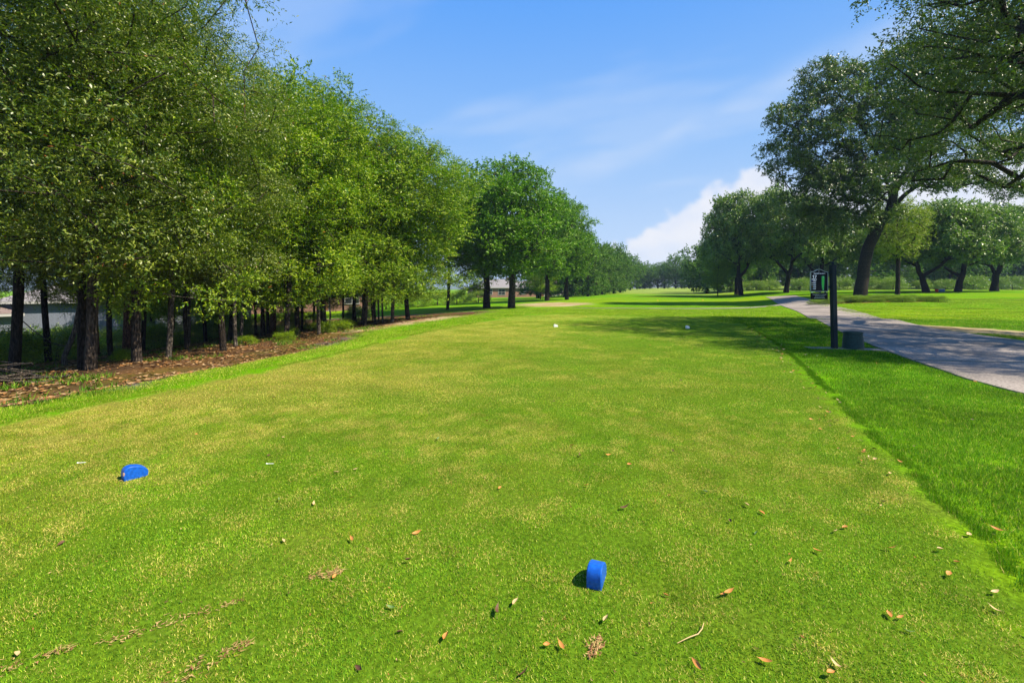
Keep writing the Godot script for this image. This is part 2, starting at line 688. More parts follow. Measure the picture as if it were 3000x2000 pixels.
func lawns() -> void:
	rng.seed = 31
	var g1 := Color(0.14, 0.275, 0.012)
	var g2 := Color(0.25, 0.345, 0.018)
	var g3 := Color(0.055, 0.16, 0.01)
	var st := Color(0.62, 0.52, 0.13)
	var br := Color(0.42, 0.27, 0.06)
	# [from, to, spacing, tuft radius, blades, width, height]
	for z in [[0.6, 6.0, 0.095, 0.115, 290, 0.0036, 0.017], [6.0, 12.0, 0.22, 0.24, 420, 0.0062, 0.018], [12.0, 21.0, 0.45, 0.46, 800, 0.0095, 0.02], [21.0, 34.0, 0.9, 0.95, 900, 0.018, 0.026]]:
		var green := tuft(z[3], z[4], z[5], z[6], 0.85, [g1, g2, g3, st], [4, 3.4, 1.6, 0.6])
		var dry := tuft(z[3], z[4], z[5], z[6], 1.0, [st, br, g2, g1], [4, 0.9, 2.2, 0.8])
		var wg := []
		var tg := []
		var wd := []
		var td := []
		var d: float = z[0]
		while d < z[1]:
			var x: float = -1.14 * d - 2.5
			while x < 1.14 * d + 2.5:
				var px: float = x + rng.randf_range(-0.5, 0.5) * z[2]
				var pd: float = d + rng.randf_range(-0.5, 0.5) * z[2]
				x += z[2]
				if tee_in(px, pd) < 0.02 + z[3] * 0.55: continue
				if d < 4.0 and scarred(px, pd): continue
				var f := straw(px, pd)
				if z[3] < 0.3: f = clampf(f + n_fine.get_noise_2d(px * 8.0, pd * 8.0) * 0.85 + 0.03, 0.0, 1.0)
				var tr := Transform3D(Basis(Vector3.UP, rng.randf() * TAU), at(px, pd, 0.002))
				var b1 := 1.04 + n_mid.get_noise_2d(px * 2.0 + 9.0, pd * 2.0) * 0.22 + n_fine.get_noise_2d(px * 7.0 + 30.0, pd * 7.0) * (0.45 if z[3] < 0.3 else 0.0)
				if rng.randf() < f:
					wd.append(tr)
					td.append(Color(b1, b1, b1))
				else:
					wg.append(tr)
					tg.append(Color(b1 * (0.88 + f * 0.45), b1, b1))
			d += z[2]
		scatter("tee_grass", green, M.blade, wg, tg, "closely mown green grass of the teeing ground", "grass")
		scatter("dry_tee_grass", dry, M.blade, wd, td, "bleached straw-coloured blades in the mown teeing ground", "grass")
	# longer grass around the tee
	var r1 := Color(0.1, 0.26, 0.006)
	var r2 := Color(0.19, 0.335, 0.01)
	var r3 := Color(0.045, 0.15, 0.006)
	for z in [[0.6, 7.0, 0.12, 0.13, 240, 0.0048, 0.04], [7.0, 13.0, 0.24, 0.26, 420, 0.0075, 0.042], [13.0, 21.0, 0.45, 0.5, 800, 0.011, 0.045], [21.0, 40.0, 0.9, 1.0, 900, 0.022, 0.05]]:
		var m := tuft(z[3], z[4], z[5], z[6], 0.75, [r1, r2, r3, st], [4, 3.4, 2.4, 0.3])
		var m2 := tuft(z[3], z[4], z[5], z[6] * 0.7, 0.8, [r2, g2, r1, st], [4, 3, 1.5, 1.0])
		var w1 := []
		var t1 := []
		var w2 := []
		var t2 := []
		var d: float = z[0]
		while d < z[1]:
			var x: float = -1.14 * d - 2.5
			while x < 1.14 * d + 2.5:
				var px: float = x + rng.randf_range(-0.5, 0.5) * z[2]
				var pd: float = d + rng.randf_range(-0.5, 0.5) * z[2]
				x += z[2]
				if tee_in(px, pd) > -0.035 - z[3] * 0.5 or wood_in(px, pd) > 0.1 or on_path(px, pd) or sandy(px, pd) > 0.4: continue
				if Vector2((px - 29.5) / 4.6, (pd - 36.6) / 2.3).rotated(0.25).length() < 0.9: continue
				var s := lateral(px, pd)
				var b1 := 1.0 + n_mid.get_noise_2d(px * 1.3 + 9.0, pd * 1.3) * 0.35 + n_fine.get_noise_2d(px * 5.0, pd * 5.0) * 0.25
				var tr := Transform3D(Basis(Vector3.UP, rng.randf() * TAU).scaled(Vector3(1, rng.randf_range(0.75, 1.25), 1)), at(px, pd))
				if s > -3.0 and along(px, pd) < 27.0:
					w1.append(tr)
					t1.append(Color(b1, b1, b1))
				else:
					w2.append(tr)
					t2.append(Color(b1, b1, b1))
			d += z[2]
		if z[1] < 22.0:
			# a close row of uncut tufts along the mower's edge
			var t: float = z[0]
			while t < z[1] * 1.12:
				for side in 2:
					var ss_: float = (1.5 + 1.1 * ss(-2.0, 17.0, t) if side == 0 else -7.35 - 1.2 * ss(5.0, 17.0, t))
					var out: float = (1.0 if side == 0 else -1.0)
					var ex: float = ss_ * 0.940 + t * 0.342
					var ed: float = -ss_ * 0.342 + t * 0.940
					ss_ += out * (wobble(ex, ed) * 0.5 + 0.05 + rng.randf() * 0.06)
					ex = ss_ * 0.940 + t * 0.342
					ed = -ss_ * 0.342 + t * 0.940
					if ed < z[0] or ed > z[1] or not in_view(ex, ed) or rng.randf() < 0.2: continue
					var k: float = 0.06 / z[3]
					(w1 if side == 0 else w2).append(Transform3D(Basis(Vector3.UP, rng.randf() * TAU).scaled(Vector3(k, rng.randf_range(0.6, 1.45), k)), at(ex, ed)))
					var b2 := rng.randf_range(0.8, 1.15)
					(t1 if side == 0 else t2).append(Color(b2, b2, b2))
				t += 0.045
		scatter("rough_grass", m, M.blade, w1, t1, "deep green longer grass between tee and cart path", "grass")
		scatter("bank_grass", m2, M.blade, w2, t2, "bright green grass on the bank and ahead of the tee", "grass")

# ------------------------------------------------------------------ built things
func marker(x: float, d: float, turn: float, paint: Material, label: String, group: String, chip := false) -> void:
	var o := thing("tee_marker", label, "tee marker", at(x, d, -0.006), turn, group)
	if not M.has("marker_mesh"):
		var prof := PackedVector2Array([Vector2(-0.095, 0.0), Vector2(0.03, 0.0), Vector2(0.092, 0.004), Vector2(0.103, 0.022), Vector2(0.105, 0.045), Vector2(0.097, 0.068), Vector2(0.078, 0.09), Vector2(0.048, 0.108), Vector2(0.008, 0.122), Vector2(-0.035, 0.13), Vector2(-0.066, 0.127), Vector2(-0.088, 0.113), Vector2(-0.1, 0.09), Vector2(-0.104, 0.055)])
		var mc := Curve2D.new()
		for i in range(2, prof.size()):
			var tg := (prof[mini(i + 1, prof.size() - 1)] - prof[i - 1]) * 0.2
			mc.add_point(prof[i], -tg, tg)
		mc.bake_interval = 0.004
		var fine := PackedVector2Array([prof[0], prof[1]])
		for i in 41: fine.append(mc.sample_baked(mc.get_baked_length() * i / 40.0, true))
		M.marker_mesh = slab(fine, 0.09, 0.006)
		M.spike_mesh = lathe(PackedVector2Array([Vector2(0, -0.09), Vector2(0.005, -0.07), Vector2(0.005, 0.005)]), 8)
		var cp := PackedVector2Array()
		for i in 9:
			cp.append(Vector2(cos(TAU * i / 9) * 0.008 * (1.0 + 0.2 * sin(i * 2.3)), sin(TAU * i / 9) * 0.017 * (1.0 + 0.2 * cos(i * 1.7))))
		M.chip_mesh = slab(cp, 0.004, 0.0)
	o.scale = Vector3(0.8, 0.88, 0.88)
	part("body", M.marker_mesh, paint, o)
	part("spike", M.spike_mesh, M.steel, o)
	if chip:
		var c := part("chipped_patch", M.chip_mesh, M.chip, o)
		c.position = Vector3(-0.0985, 0.075, 0.0415)
		c.rotation = Vector3(0, -PI / 4, 0)
		c.set_meta("label", "patch of bare pale plastic where paint chipped off")

func text(parent: Node3D, called: String, words: String, size: float, p: Vector3, m: Material, font: Font, align := HORIZONTAL_ALIGNMENT_LEFT) -> void:
	var t := TextMesh.new()
	t.text = words
	t.font = font
	t.font_size = 48
	t.pixel_size = size / 48.0
	t.depth = 0.003
	t.horizontal_alignment = align
	t.vertical_alignment = VERTICAL_ALIGNMENT_CENTER
	part(called, t, m, parent).position = p

func sign_post() -> void:
	var o := thing("hole_sign", "dark green post carrying an arched black sign with hole number and map", "sign", at(8.29, 11.72, -0.02), 0.06)
	var post := part("post", box_mesh(Vector3(0.115, 2.2, 0.115), 0.006), M.post, o)
	post.position.y = 1.08
	post.rotation.z = 0.022
	var fin := part("finial", lathe(PackedVector2Array([Vector2(0.066, 0), Vector2(0.07, 0.012), Vector2(0.03, 0.022), Vector2(0.02, 0.03), Vector2(0.034, 0.042), Vector2(0.038, 0.058), Vector2(0.03, 0.076), Vector2(0.012, 0.086), Vector2(0, 0.088)]), 14), M.post, o)
	fin.position = Vector3(-0.024, 2.178, 0)
	for y in [1.98, 1.62]:
		var a := part("bracket", box_mesh(Vector3(0.1, 0.03, 0.03), 0.004), M.post, o)
		a.position = Vector3(-0.1, y, 0)
	var face := PackedVector2Array([Vector2(-0.235, -0.27), Vector2(0.235, -0.27), Vector2(0.235, 0.235)])
	var arch := [Vector2(0.17, 0.245), Vector2(0.12, 0.262), Vector2(0.06, 0.292), Vector2(0.02, 0.305), Vector2(0, 0.307)]
	face.append_array(PackedVector2Array(arch))
	for i in range(3, -1, -1): face.append(Vector2(-arch[i].x, arch[i].y))
	face.append(Vector2(-0.235, 0.235))
	var panel := part("sign_panel", slab(face, 0.024, 0.0), M.panel, o)
	panel.position = Vector3(-0.395, 1.77, 0.0)
	# raised pale rim
	var rim := Geometry2D.offset_polygon(face, -0.011)[0]
	var rst := SurfaceTool.new()
	rst.begin(Mesh.PRIMITIVE_TRIANGLES)
	for i in face.size():
		var a := face[i]
		var b := face[(i + 1) % face.size()]
		var e := (b - a).normalized()
		var nrm := Vector2(-e.y, e.x) * 0.011
		var ms := slab(PackedVector2Array([a, b, b + nrm, a + nrm]), 0.032, 0.0)
		rst.append_from(ms, 0, Transform3D())
	part("rim", rst.commit(), M.rim, panel)
	var sans := SystemFont.new()
	sans.font_names = PackedStringArray(["Droid Sans"])
	sans.font_weight = 700
	var serif := SystemFont.new()
	serif.font_names = PackedStringArray(["Droid Serif"])
	var z := 0.0135
	text(panel, "number", "17", 0.11, Vector3(-0.19, 0.11, z), M.ink, sans)
	text(panel, "lettering", "PAR 5", 0.05, Vector3(-0.205, 0.046, z), M.ink, sans)
	var yards := ["533", "493", "469", "439", "425"]
	for i in 5:
		var y := 0.008 - 0.051 * i
		text(panel, "lettering", yards[i], 0.046, Vector3(-0.165, y, z), M.ink, sans)
		var dot := part("tee_colour_mark", box_mesh(Vector3(0.016, 0.018, 0.004)), [M.blue, M.ink, M.paint_white, M.gold, M.rim][i], panel)
		dot.position = Vector3(-0.192, y, z)
	# emblem and script line under the arch
	text(panel, "lettering", "~", 0.06, Vector3(-0.03, 0.25, z), M.ink, serif)
	var est := SurfaceTool.new()
	est.begin(Mesh.PRIMITIVE_TRIANGLES)
	rng.seed = 5
	var ex := -0.15
	while ex < 0.15:
		var ew := rng.randf_range(0.008, 0.018)
		if absf(ex) > 0.012: box_into(est, Vector3(ex + ew * 0.5, 0.195 + rng.randf_range(-0.003, 0.003), z), Vector3(ew, rng.randf_range(0.01, 0.026), 0.004))
		ex += ew + 0.005
	part("script_line", est.commit(), M.ink, panel)
	# map of the hole
	var hole := PackedVector2Array()
	for i in 13: hole.append(Vector2(0.1 + cos(PI * i / 12.0) * 0.05, 0.1 + sin(PI * i / 12.0) * 0.045))
	for p in [Vector2(0.052, -0.08), Vector2(0.062, -0.16), Vector2(0.072, -0.225), Vector2(0.085, -0.25), Vector2(0.115, -0.25), Vector2(0.13, -0.2), Vector2(0.14, -0.08)]: hole.append(p)
	part("hole_map", slab(hole, 0.006, 0.0), M.map_dark, panel).position.z = 0.012
	var fair := Geometry2D.offset_polygon(hole, -0.017)[0]
	part("fairway_print", slab(fair, 0.004, 0.0), M.map_green, panel).position.z = 0.0155
	for i in 3:
		var g := part("green_print", lathe(PackedVector2Array([Vector2(0.016, 0), Vector2(0.016, 0.004), Vector2(0, 0.004)]), 12), M.map_pale, panel)
		g.position = Vector3(0.1 + [0, -0.01, 0.008][i], [0.1, -0.14, -0.215][i], 0.0165)
		g.rotation.x = PI / 2
		g.scale = Vector3.ONE * [1.0, 0.5, 0.7][i]
	# hangers and lower board
	for hx in [0.03, 0.17]:
		var h := part("hanger", box_mesh(Vector3(0.035, 0.05, 0.014)), M.post, o)
		h.position = Vector3(-0.395 + hx, 1.487, 0)
	text(panel, "lettering", "405", 0.034, Vector3(-0.21, -0.287, 0.002), M.ink, sans)
	var low := part("lower_board", box_mesh(Vector3(0.45, 0.165, 0.024), 0.003), M.panel, o)
	low.position = Vector3(-0.39, 1.385, 0)
	text(low, "lettering", "Gardener's Corner", 0.042, Vector3(0, 0.042, z), M.rim, serif, HORIZONTAL_ALIGNMENT_CENTER)
	for k in 2:
		var bst := SurfaceTool.new()
		bst.begin(Mesh.PRIMITIVE_TRIANGLES)
		ex = -0.12 - 0.02 * k
		while ex < 0.12 + 0.02 * k:
			var ew := rng.randf_range(0.008, 0.018)
			box_into(bst, Vector3(ex + ew * 0.5, -0.005 - 0.042 * k, z), Vector3(ew, rng.randf_range(0.009, 0.016), 0.004))
			ex += ew + 0.006
		part("script_line", bst.commit(), M.rim, low)

func bin() -> void:
	var o := thing("waste_bin", "low dark green tapered plastic bin beside the sign post", "bin", at(8.79, 11.72, 0.012))
	var prof := PackedVector2Array([Vector2(0, 0), Vector2(0.238, 0), Vector2(0.242, 0.015)])
	for i in 9:
		var f := i / 8.0
		var r := lerpf(0.24, 0.207, f)
		prof.append(Vector2(r, 0.02 + f * 0.38))
		if i < 8:
			prof.append(Vector2(r - 0.006, 0.035 + f * 0.38))
			prof.append(Vector2(r - 0.006, 0.05 + f * 0.38))
	prof.append_array(PackedVector2Array([Vector2(0.203, 0.425), Vector2(0.198, 0.43), Vector2(0.192, 0.425), Vector2(0.21, 0.04), Vector2(0, 0.035)]))
	part("body", lathe(prof, 40), M.bin, o)
	part("rim", lathe(PackedVector2Array([Vector2(0.198, 0.405), Vector2(0.214, 0.408), Vector2(0.218, 0.42), Vector2(0.214, 0.432), Vector2(0.2, 0.436), Vector2(0.19, 0.43), Vector2(0.19, 0.405)]), 40), M.bin, o)

func strip(left: PackedVector2Array, right: PackedVector2Array, up: float, thick: float) -> ArrayMesh:
	var st := SurfaceTool.new()
	st.begin(Mesh.PRIMITIVE_TRIANGLES)
	var n := left.size()
	var across := 6
	for i in n - 1:
		for k in across:
			var q := []
			for e in [[i, k], [i, k + 1], [i + 1, k + 1], [i + 1, k]]:
				var p := left[e[0]].lerp(right[e[0]], e[1] / float(across))
				q.append(at(p.x, p.y, up))
			quad(st, q[0], q[1], q[2], q[3], Vector3.UP)
		for side in [left, right]:
			var a: Vector3 = at(side[i].x, side[i].y, up)
			var b: Vector3 = at(side[i + 1].x, side[i + 1].y, up)
			var dn := Vector3(0, -thick, 0)
			var c: Vector2 = (left[i] + right[i]) * 0.5
			quad(st, a, b, b + dn, a + dn, (a - at(c.x, c.y, up)).normalized())
	for i in [0, n - 1]:
		var a := at(left[i].x, left[i].y, up)
		var b := at(right[i].x, right[i].y, up)
		var other: int = 1 if i == 0 else n - 2
		var c := at(left[other].x, left[other].y, up)
		quad(st, a, b, b + Vector3(0, -thick, 0), a + Vector3(0, -thick, 0), (a - c).normalized())
	return st.commit()

func smooth_line(p: Array, n: int) -> PackedVector2Array:
	var c := Curve2D.new()
	for i in p.size():
		var tan: Vector2 = (p[mini(i + 1, p.size() - 1)] - p[maxi(i - 1, 0)]) * 0.2
		c.add_point(p[i], -tan, tan)
	c.bake_interval = 0.1
	var out := PackedVector2Array()
	for i in n: out.append(c.sample_baked(c.get_baked_length() * i / (n - 1.0), true))
	return out

func paths() -> void:
	var lf := [Vector2(7.4, 3.0), Vector2(7.6, 6.8), Vector2(8.0, 8.2), Vector2(9.3, 11.3), Vector2(10.4, 13.6), Vector2(13.2, 19.1), Vector2(19.3, 30.5), Vector2(23.6, 40.0), Vector2(28.3, 49.5), Vector2(31.8, 57.0)]
	var rt := [Vector2(12.6, 2.6), Vector2(13.3, 6.2), Vector2(14.2, 9.5), Vector2(14.9, 12.6), Vector2(15.4, 15.2), Vector2(16.4, 18.2), Vector2(20.9, 26.6), Vector2(24.5, 34.6), Vector2(29.4, 45.0), Vector2(33.9, 54.5)]
	path_left = smooth_line(lf, 61)
	path_right = smooth_line(rt, 61)
	path_poly = path_left.duplicate()
	var rev := path_right.duplicate()
	rev.reverse()
	path_poly.append_array(rev)
	var path := Node3D.new()
	path.name = "cart_path"
	add_child(path)
	path.set_meta("kind", "structure")
	path.set_meta("label", "pale concrete cart path curving away beside the tee")
	var cuts := [0, 7, 14, 22, 30, 38, 46, 53, 60]
	for i in cuts.size() - 1:
		var l := path_left.slice(cuts[i], cuts[i + 1] + 1)
		var r := path_right.slice(cuts[i], cuts[i + 1] + 1)
		# a joint of about two centimetres between slabs
		var g0 := 0.06 if i == 1 else 0.014
		var g1 := 0.06 if i == 0 else 0.014
		l[0] = l[0].move_toward(l[1], g0)
		r[0] = r[0].move_toward(r[1], g0)
		l[-1] = l[-1].move_toward(l[-2], g1)
		r[-1] = r[-1].move_toward(r[-2], g1)
		part("slab", strip(l, r, 0.03, 0.1), M.concrete, path)
	# thin worn spur across the rough ahead of the tee
	var sl := smooth_line([Vector2(23.4, 39.6), Vector2(17.0, 37.6), Vector2(10.0, 38.0), Vector2(3.0, 39.2)], 20)
	var sr := smooth_line([Vector2(24.2, 41.2), Vector2(17.0, 38.5), Vector2(10.0, 38.55), Vector2(3.0, 39.35)], 20)
	spur_poly = sl.duplicate()
	var rv2 := sr.duplicate()
	rv2.reverse()
	spur_poly.append_array(rv2)
	var spur := MeshInstance3D.new()
	spur.name = "footpath"
	spur.mesh = strip(sl, sr, 0.02, 0.06)
	spur.material_override = M.concrete
	add_child(spur)
	spur.set_meta("kind", "structure")
	spur.set_meta("label", "narrow pale footpath branching off the cart path")
	# pad under the sign and bin
	var pad := top("concrete_pad", strip(PackedVector2Array([Vector2(7.72, 12.02), Vector2(8.6, 11.9), Vector2(9.35, 11.62)]), PackedVector2Array([Vector2(7.72, 11.72), Vector2(8.6, 11.56), Vector2(9.3, 11.16)]), 0.022, 0.08), M.concrete, "narrow concrete strip under the sign post and bin", "paving")
	pad.position.y = 0.0

func house(called: String, label: String, x: float, d: float, turn: float, w: float, dep: float, wall_h: float, roof_h: float, wall_m: Material, roof_m: Material, openings: Array) -> void:
	var o := thing(called, label, "house", at(x, d, -0.3), turn)
	wall_h += 0.3
	var st := SurfaceTool.new()
	st.begin(Mesh.PRIMITIVE_TRIANGLES)
	box_into(st, Vector3(0, wall_h * 0.5, 0), Vector3(w, wall_h, dep))
	part("wall", st.commit(), wall_m, o)
	# hipped roof with eaves
	var e := 0.5
	var hx := w * 0.5 + e
	var hz := dep * 0.5 + e
	var rx := hx - hz * 0.9
	st = SurfaceTool.new()
	st.begin(Mesh.PRIMITIVE_TRIANGLES)
	var y0 := wall_h + 0.02
	var a := [Vector3(-hx, y0, hz), Vector3(hx, y0, hz), Vector3(hx, y0, -hz), Vector3(-hx, y0, -hz), Vector3(-rx, y0 + roof_h, 0), Vector3(rx, y0 + roof_h, 0)]
	quad(st, a[0], a[1], a[5], a[4], Vector3(0, 0.7, 0.7))
	quad(st, a[2], a[3], a[4], a[5], Vector3(0, 0.7, -0.7))
	quad(st, a[1], a[2], a[5], a[5] + Vector3(0, 0, 0.001), Vector3(0.7, 0.7, 0))
	quad(st, a[3], a[0], a[4], a[4] + Vector3(0, 0, 0.001), Vector3(-0.7, 0.7, 0))
	quad(st, a[0], a[1], a[2], a[3], Vector3.DOWN)
	var rf := part("roof", st.commit(), roof_m, o)
	var ch := part("chimney", box_mesh(Vector3(0.7, 1.3, 0.6)), wall_m, rf)
	ch.position = Vector3(rx * 0.5, y0 + roof_h * 0.95, -0.3)
	for s in [[Vector3(0, wall_h - 0.09, hz - 0.02), Vector3(w + 2 * e, 0.18, 0.04)], [Vector3(hx - 0.02, wall_h - 0.09, 0), Vector3(0.04, 0.18, dep + 2 * e - 0.1)], [Vector3(-hx + 0.02, wall_h - 0.09, 0), Vector3(0.04, 0.18, dep + 2 * e - 0.1)]]:
		part("fascia", box_mesh(s[1]), M.trim, o).position = s[0]
	for q in openings:
		# [kind, x, width, height, sill]
		var is_door: bool = q[0] == "door"
		var f := part(q[0], box_mesh(Vector3(q[2], q[3], 0.06)), M.door if is_door else M.glass, o)
		f.position = Vector3(q[1], q[4] + 0.3 + q[3] * 0.5, dep * 0.5 + 0.012)
		for s in [[Vector3(0, q[3] * 0.5 + 0.05, 0.02), Vector3(q[2] + 0.2, 0.1, 0.1)], [Vector3(0, -q[3] * 0.5 - 0.04, 0.03), Vector3(q[2] + 0.24, 0.08, 0.14)], [Vector3(-q[2] * 0.5 - 0.045, 0, 0.02), Vector3(0.09, q[3], 0.1)], [Vector3(q[2] * 0.5 + 0.045, 0, 0.02), Vector3(0.09, q[3], 0.1)]]:
			part("frame", box_mesh(s[1]), M.trim, f).position = s[0]
		if not is_door:
			part("glazing_bar", box_mesh(Vector3(0.05, q[3], 0.03)), M.trim, f).position = Vector3(0, 0, 0.04)
			part("glazing_bar", box_mesh(Vector3(q[2], 0.05, 0.03)), M.trim, f).position = Vector3(0, 0, 0.043)

func leaf_shape(long: float, wide: float, curl: float, cup: float) -> ArrayMesh:
	# a dry leaf: a bent, cupped blade with a short stalk, 6 x 2 quads
	var st := SurfaceTool.new()
	st.begin(Mesh.PRIMITIVE_TRIANGLES)
	st.set_smooth_group(1)
	var n := 6
	var rows := []
	for i in n + 1:
		var f := i / float(n)
		var w := wide * 0.5 * pow(sin(PI * clampf(f * 0.96 + 0.02, 0, 1)), 0.75)
		var x := (f - 0.5) * long
		var y := curl * pow(absf(f - 0.5) * 2.0, 2.0) + 0.012
		rows.append([Vector3(x, y + cup * w / wide * 2.0, -w), Vector3(x, y, 0), Vector3(x, y + cup * w / wide * 2.0, w)])
	for i in n:
		for k in 2:
			var a: Vector3 = rows[i][k]
			var b: Vector3 = rows[i + 1][k]
			var c: Vector3 = rows[i + 1][k + 1]
			var e: Vector3 = rows[i][k + 1]
			for p in [a, b, c, a, c, e]: st.add_vertex(p)
	var s0: Vector3 = rows[n][1]
	for p in [s0 + Vector3(0, 0, -0.0015), s0 + Vector3(long * 0.16, 0.004, 0), s0 + Vector3(0, 0, 0.0015)]: st.add_vertex(p)
	st.generate_normals()
	return st.commit()

func litter_on_tee() -> void:
	rng.seed = 77
	var shapes := [leaf_shape(0.056, 0.019, 0.009, 0.005), leaf_shape(0.045, 0.022, 0.003, 0.008), leaf_shape(0.064, 0.017, 0.014, 0.003), leaf_shape(0.04, 0.02, 0.006, 0.01)]
	var kinds := [
		["curled orange-brown oak leaf fallen on the grass", M.leaf_orange, "orange leaves fallen on the grass"],
		["pale tan dry leaf fallen on the grass", M.leaf_tan, "tan leaves fallen on the grass"],
		["dark brown withered leaf fallen on the grass", M.leaf_brown, "dark leaves fallen on the grass"],
		["fallen leaf still green, lying on the grass", M.leaf_green, "green leaves fallen on the grass"]]
	# those that the eye picks out, as places on the ground [x, d, kind, turn]
	var spots := [[0.79, 2.34, 0, 2.2], [1.12, 2.35, 0, 0.4], [0.02, 2.28, 1, 1.0], [-0.3, 2.06, 0, 1.4], [0.15, 2.02, 0, 0.2], [0.22, 2.0, 0, 1.9], [-0.52, 2.1, 2, 0.3], [-0.6, 2.62, 2, 0.2], [0.05, 1.86, 2, 0.6], [1.36, 1.9, 1, 1.7], [1.08, 1.93, 0, 2.6], [1.3, 1.86, 0, 0.3], [1.86, 2.18, 0, 0.2], [1.82, 2.2, 0, 1.2], [0.45, 2.15, 1, 0.9], [-0.62, 2.95, 0, 0.5], [-1.0, 2.86, 0, 2.2], [-1.2, 3.4, 0, 0.1], [1.6, 2.62, 0, 0.7], [2.3, 2.75, 0, 2.9], [2.1, 2.95, 1, 0.5], [2.2, 3.0, 0, 0.1], [0.8, 3.25, 2, 0.3], [1.25, 3.35, 0, 0.2], [-0.1, 3.6, 0, 1.1], [0.9, 4.3, 0, 0.3], [-1.8, 3.7, 0, 0.2], [-1.7, 3.9, 1, 0.4], [-1.5, 3.87, 1, 0.1], [-2.3, 4.3, 2, 0.2], [-3.4, 4.9, 0, 0.3], [-0.9, 4.6, 2, 2.0], [-0.3, 5.4, 0, 0.4], [2.4, 2.5, 0, 0.6], [1.7, 3.3, 1, 2.0]]
	for s in spots: s.append(rng.randi() % 4)
	# many collect along the right border of the mown grass
	var k := 0
	while k < 130:
		var t := rng.randf_range(2.5, 20.0)
		var s := 1.5 + 1.1 * ss(-2.0, 17.0, t) + rng.randfn(-0.12, 0.13)
		var x := s * 0.940 + t * 0.342
		var d := -s * 0.342 + t * 0.940
		k += 1
		if d < 1.9: continue
		spots.append([x, d, [0, 0, 1, 1, 2][rng.randi() % 5], rng.randf() * TAU, rng.randi() % 4])
	while k < 240:
		k += 1
		var d := 1.9 + 15.0 * pow(rng.randf(), 1.3)
		var x := rng.randf_range(-1.1, 1.1) * d
		if tee_in(x, d) < 0.1 and lateral(x, d) < 0.0: continue
		if on_path(x, d) or (x < 0.0 and rng.randf() < 0.6): continue
		spots.append([x, d, [0, 0, 0, 1, 1, 2, 2, 3][rng.randi() % 8], rng.randf() * TAU, rng.randi() % 4])
	for s in spots:
		var kk: Array = kinds[s[2]]
		var o := top("fallen_leaf", shapes[s[4]], kk[1], kk[0], "leaf", kk[2])
		var up := rng.randf_range(0.002, 0.012) if tee_in(s[0], s[1]) > 0 else 0.02
		o.transform = Transform3D(Basis(Vector3.UP, s[3]) * Basis(Vector3.RIGHT, rng.randf_range(-0.6, 0.6)) * Basis(Vector3.BACK, rng.randf_range(-0.2, 0.2)), at(s[0], s[1], up)).scaled_local(Vector3.ONE * rng.randf_range(0.7, 1.15) * (1.0 if s[1] < 8.0 else 1.25))
	# crumbs of leaf too small to pick apart
	var w := []
	var tn := []
	for i in 900:
		var d := 1.8 + 20.0 * pow(rng.randf(), 1.2)
		var x := rng.randf_range(-1.1, 1.1) * d
		if tee_in(x, d) < 0.0 and lateral(x, d) < 0.0: continue
		if on_path(x, d): continue
		w.append(Transform3D(Basis(Vector3.UP, rng.randf() * TAU) * Basis(Vector3.RIGHT, rng.randf_range(-0.5, 0.5)), at(x, d, 0.008)).scaled_local(Vector3.ONE * rng.randf_range(0.15, 0.4)))
		tn.append([Color(0.3, 0.13, 0.04), Color(0.42, 0.28, 0.12), Color(0.1, 0.05, 0.025)][rng.randi() % 3])
	scatter("leaf_crumbs", shapes[0], M.vertex_dry, w, tn, "small scraps of dry leaf scattered over the tee grass", "leaf litter")

var scars := [[-1.88, 2.02, -1.38, 2.32, 0.05, "long brown divot scar of torn dead grass pointing at the chipped blue marker"], [-1.42, 1.78, -1.18, 2.05, 0.06, "short wide divot scar showing pinkish thatch"], [-2.3, 1.8, -1.95, 2.02, 0.05, "ragged divot scar at the end of a long brown one"], [-1.12, 2.5, -0.95, 2.56, 0.06, "bleached scuffed patch of tee grass with loose dead blades"], [0.33, 1.95, 0.4, 2.07, 0.035, "small torn hole in the turf near the bright blue end-on marker"]]

func scarred(x: float, d: float) -> bool:
	for q in scars:
		var p := Geometry2D.get_closest_point_to_segment(Vector2(x, d), Vector2(q[0], q[1]), Vector2(q[2], q[3]))
		if p.distance_to(Vector2(x, d)) < q[4] * 0.45: return true
	return false

func divots() -> void:
	rng.seed = 91
	for q in scars:
		var a := Vector2(q[0], q[1])
		var b := Vector2(q[2], q[3])
		var v := PackedVector3Array()
		var n := PackedVector3Array()
		var c := PackedColorArray()
		var idx := PackedInt32Array()
		var dir2 := (b - a).normalized()
		for i in 130:
			var f := rng.randf()
			var wd: float = q[4] * (0.35 + 0.65 * sin(PI * f))
			var p := a.lerp(b, f) + dir2.orthogonal() * rng.randfn(0, 0.55) * wd
			var ang := atan2(dir2.y, dir2.x) + rng.randfn(0, 0.8)
			var ax := Vector3(cos(ang), rng.randf_range(-0.1, 0.15), -sin(ang)).normalized()
			var side := ax.cross(Vector3.UP).normalized()
			var base := at(p.x, p.y, rng.randf_range(0.004, 0.014))
			var l := rng.randf_range(0.012, 0.034)
			var w := rng.randf_range(0.0015, 0.0035)
			var k := v.size()
			v.append_array([base + side * w, base - side * w, base + ax * l])
			var col: Color = [Color(0.32, 0.16, 0.07), Color(0.42, 0.27, 0.11), Color(0.2, 0.09, 0.04), Color(0.46, 0.34, 0.12)][rng.randi() % 4] * rng.randf_range(0.75, 1.2)
			col.a = 1.0
			for z in 3:
				n.append(Vector3.UP)
				c.append(col)
			idx.append_array([k, k + 1, k + 2])
		top("divot_scar", arr_mesh(v, n, idx, c), M.vertex_dry_plain, q[5], "divot")

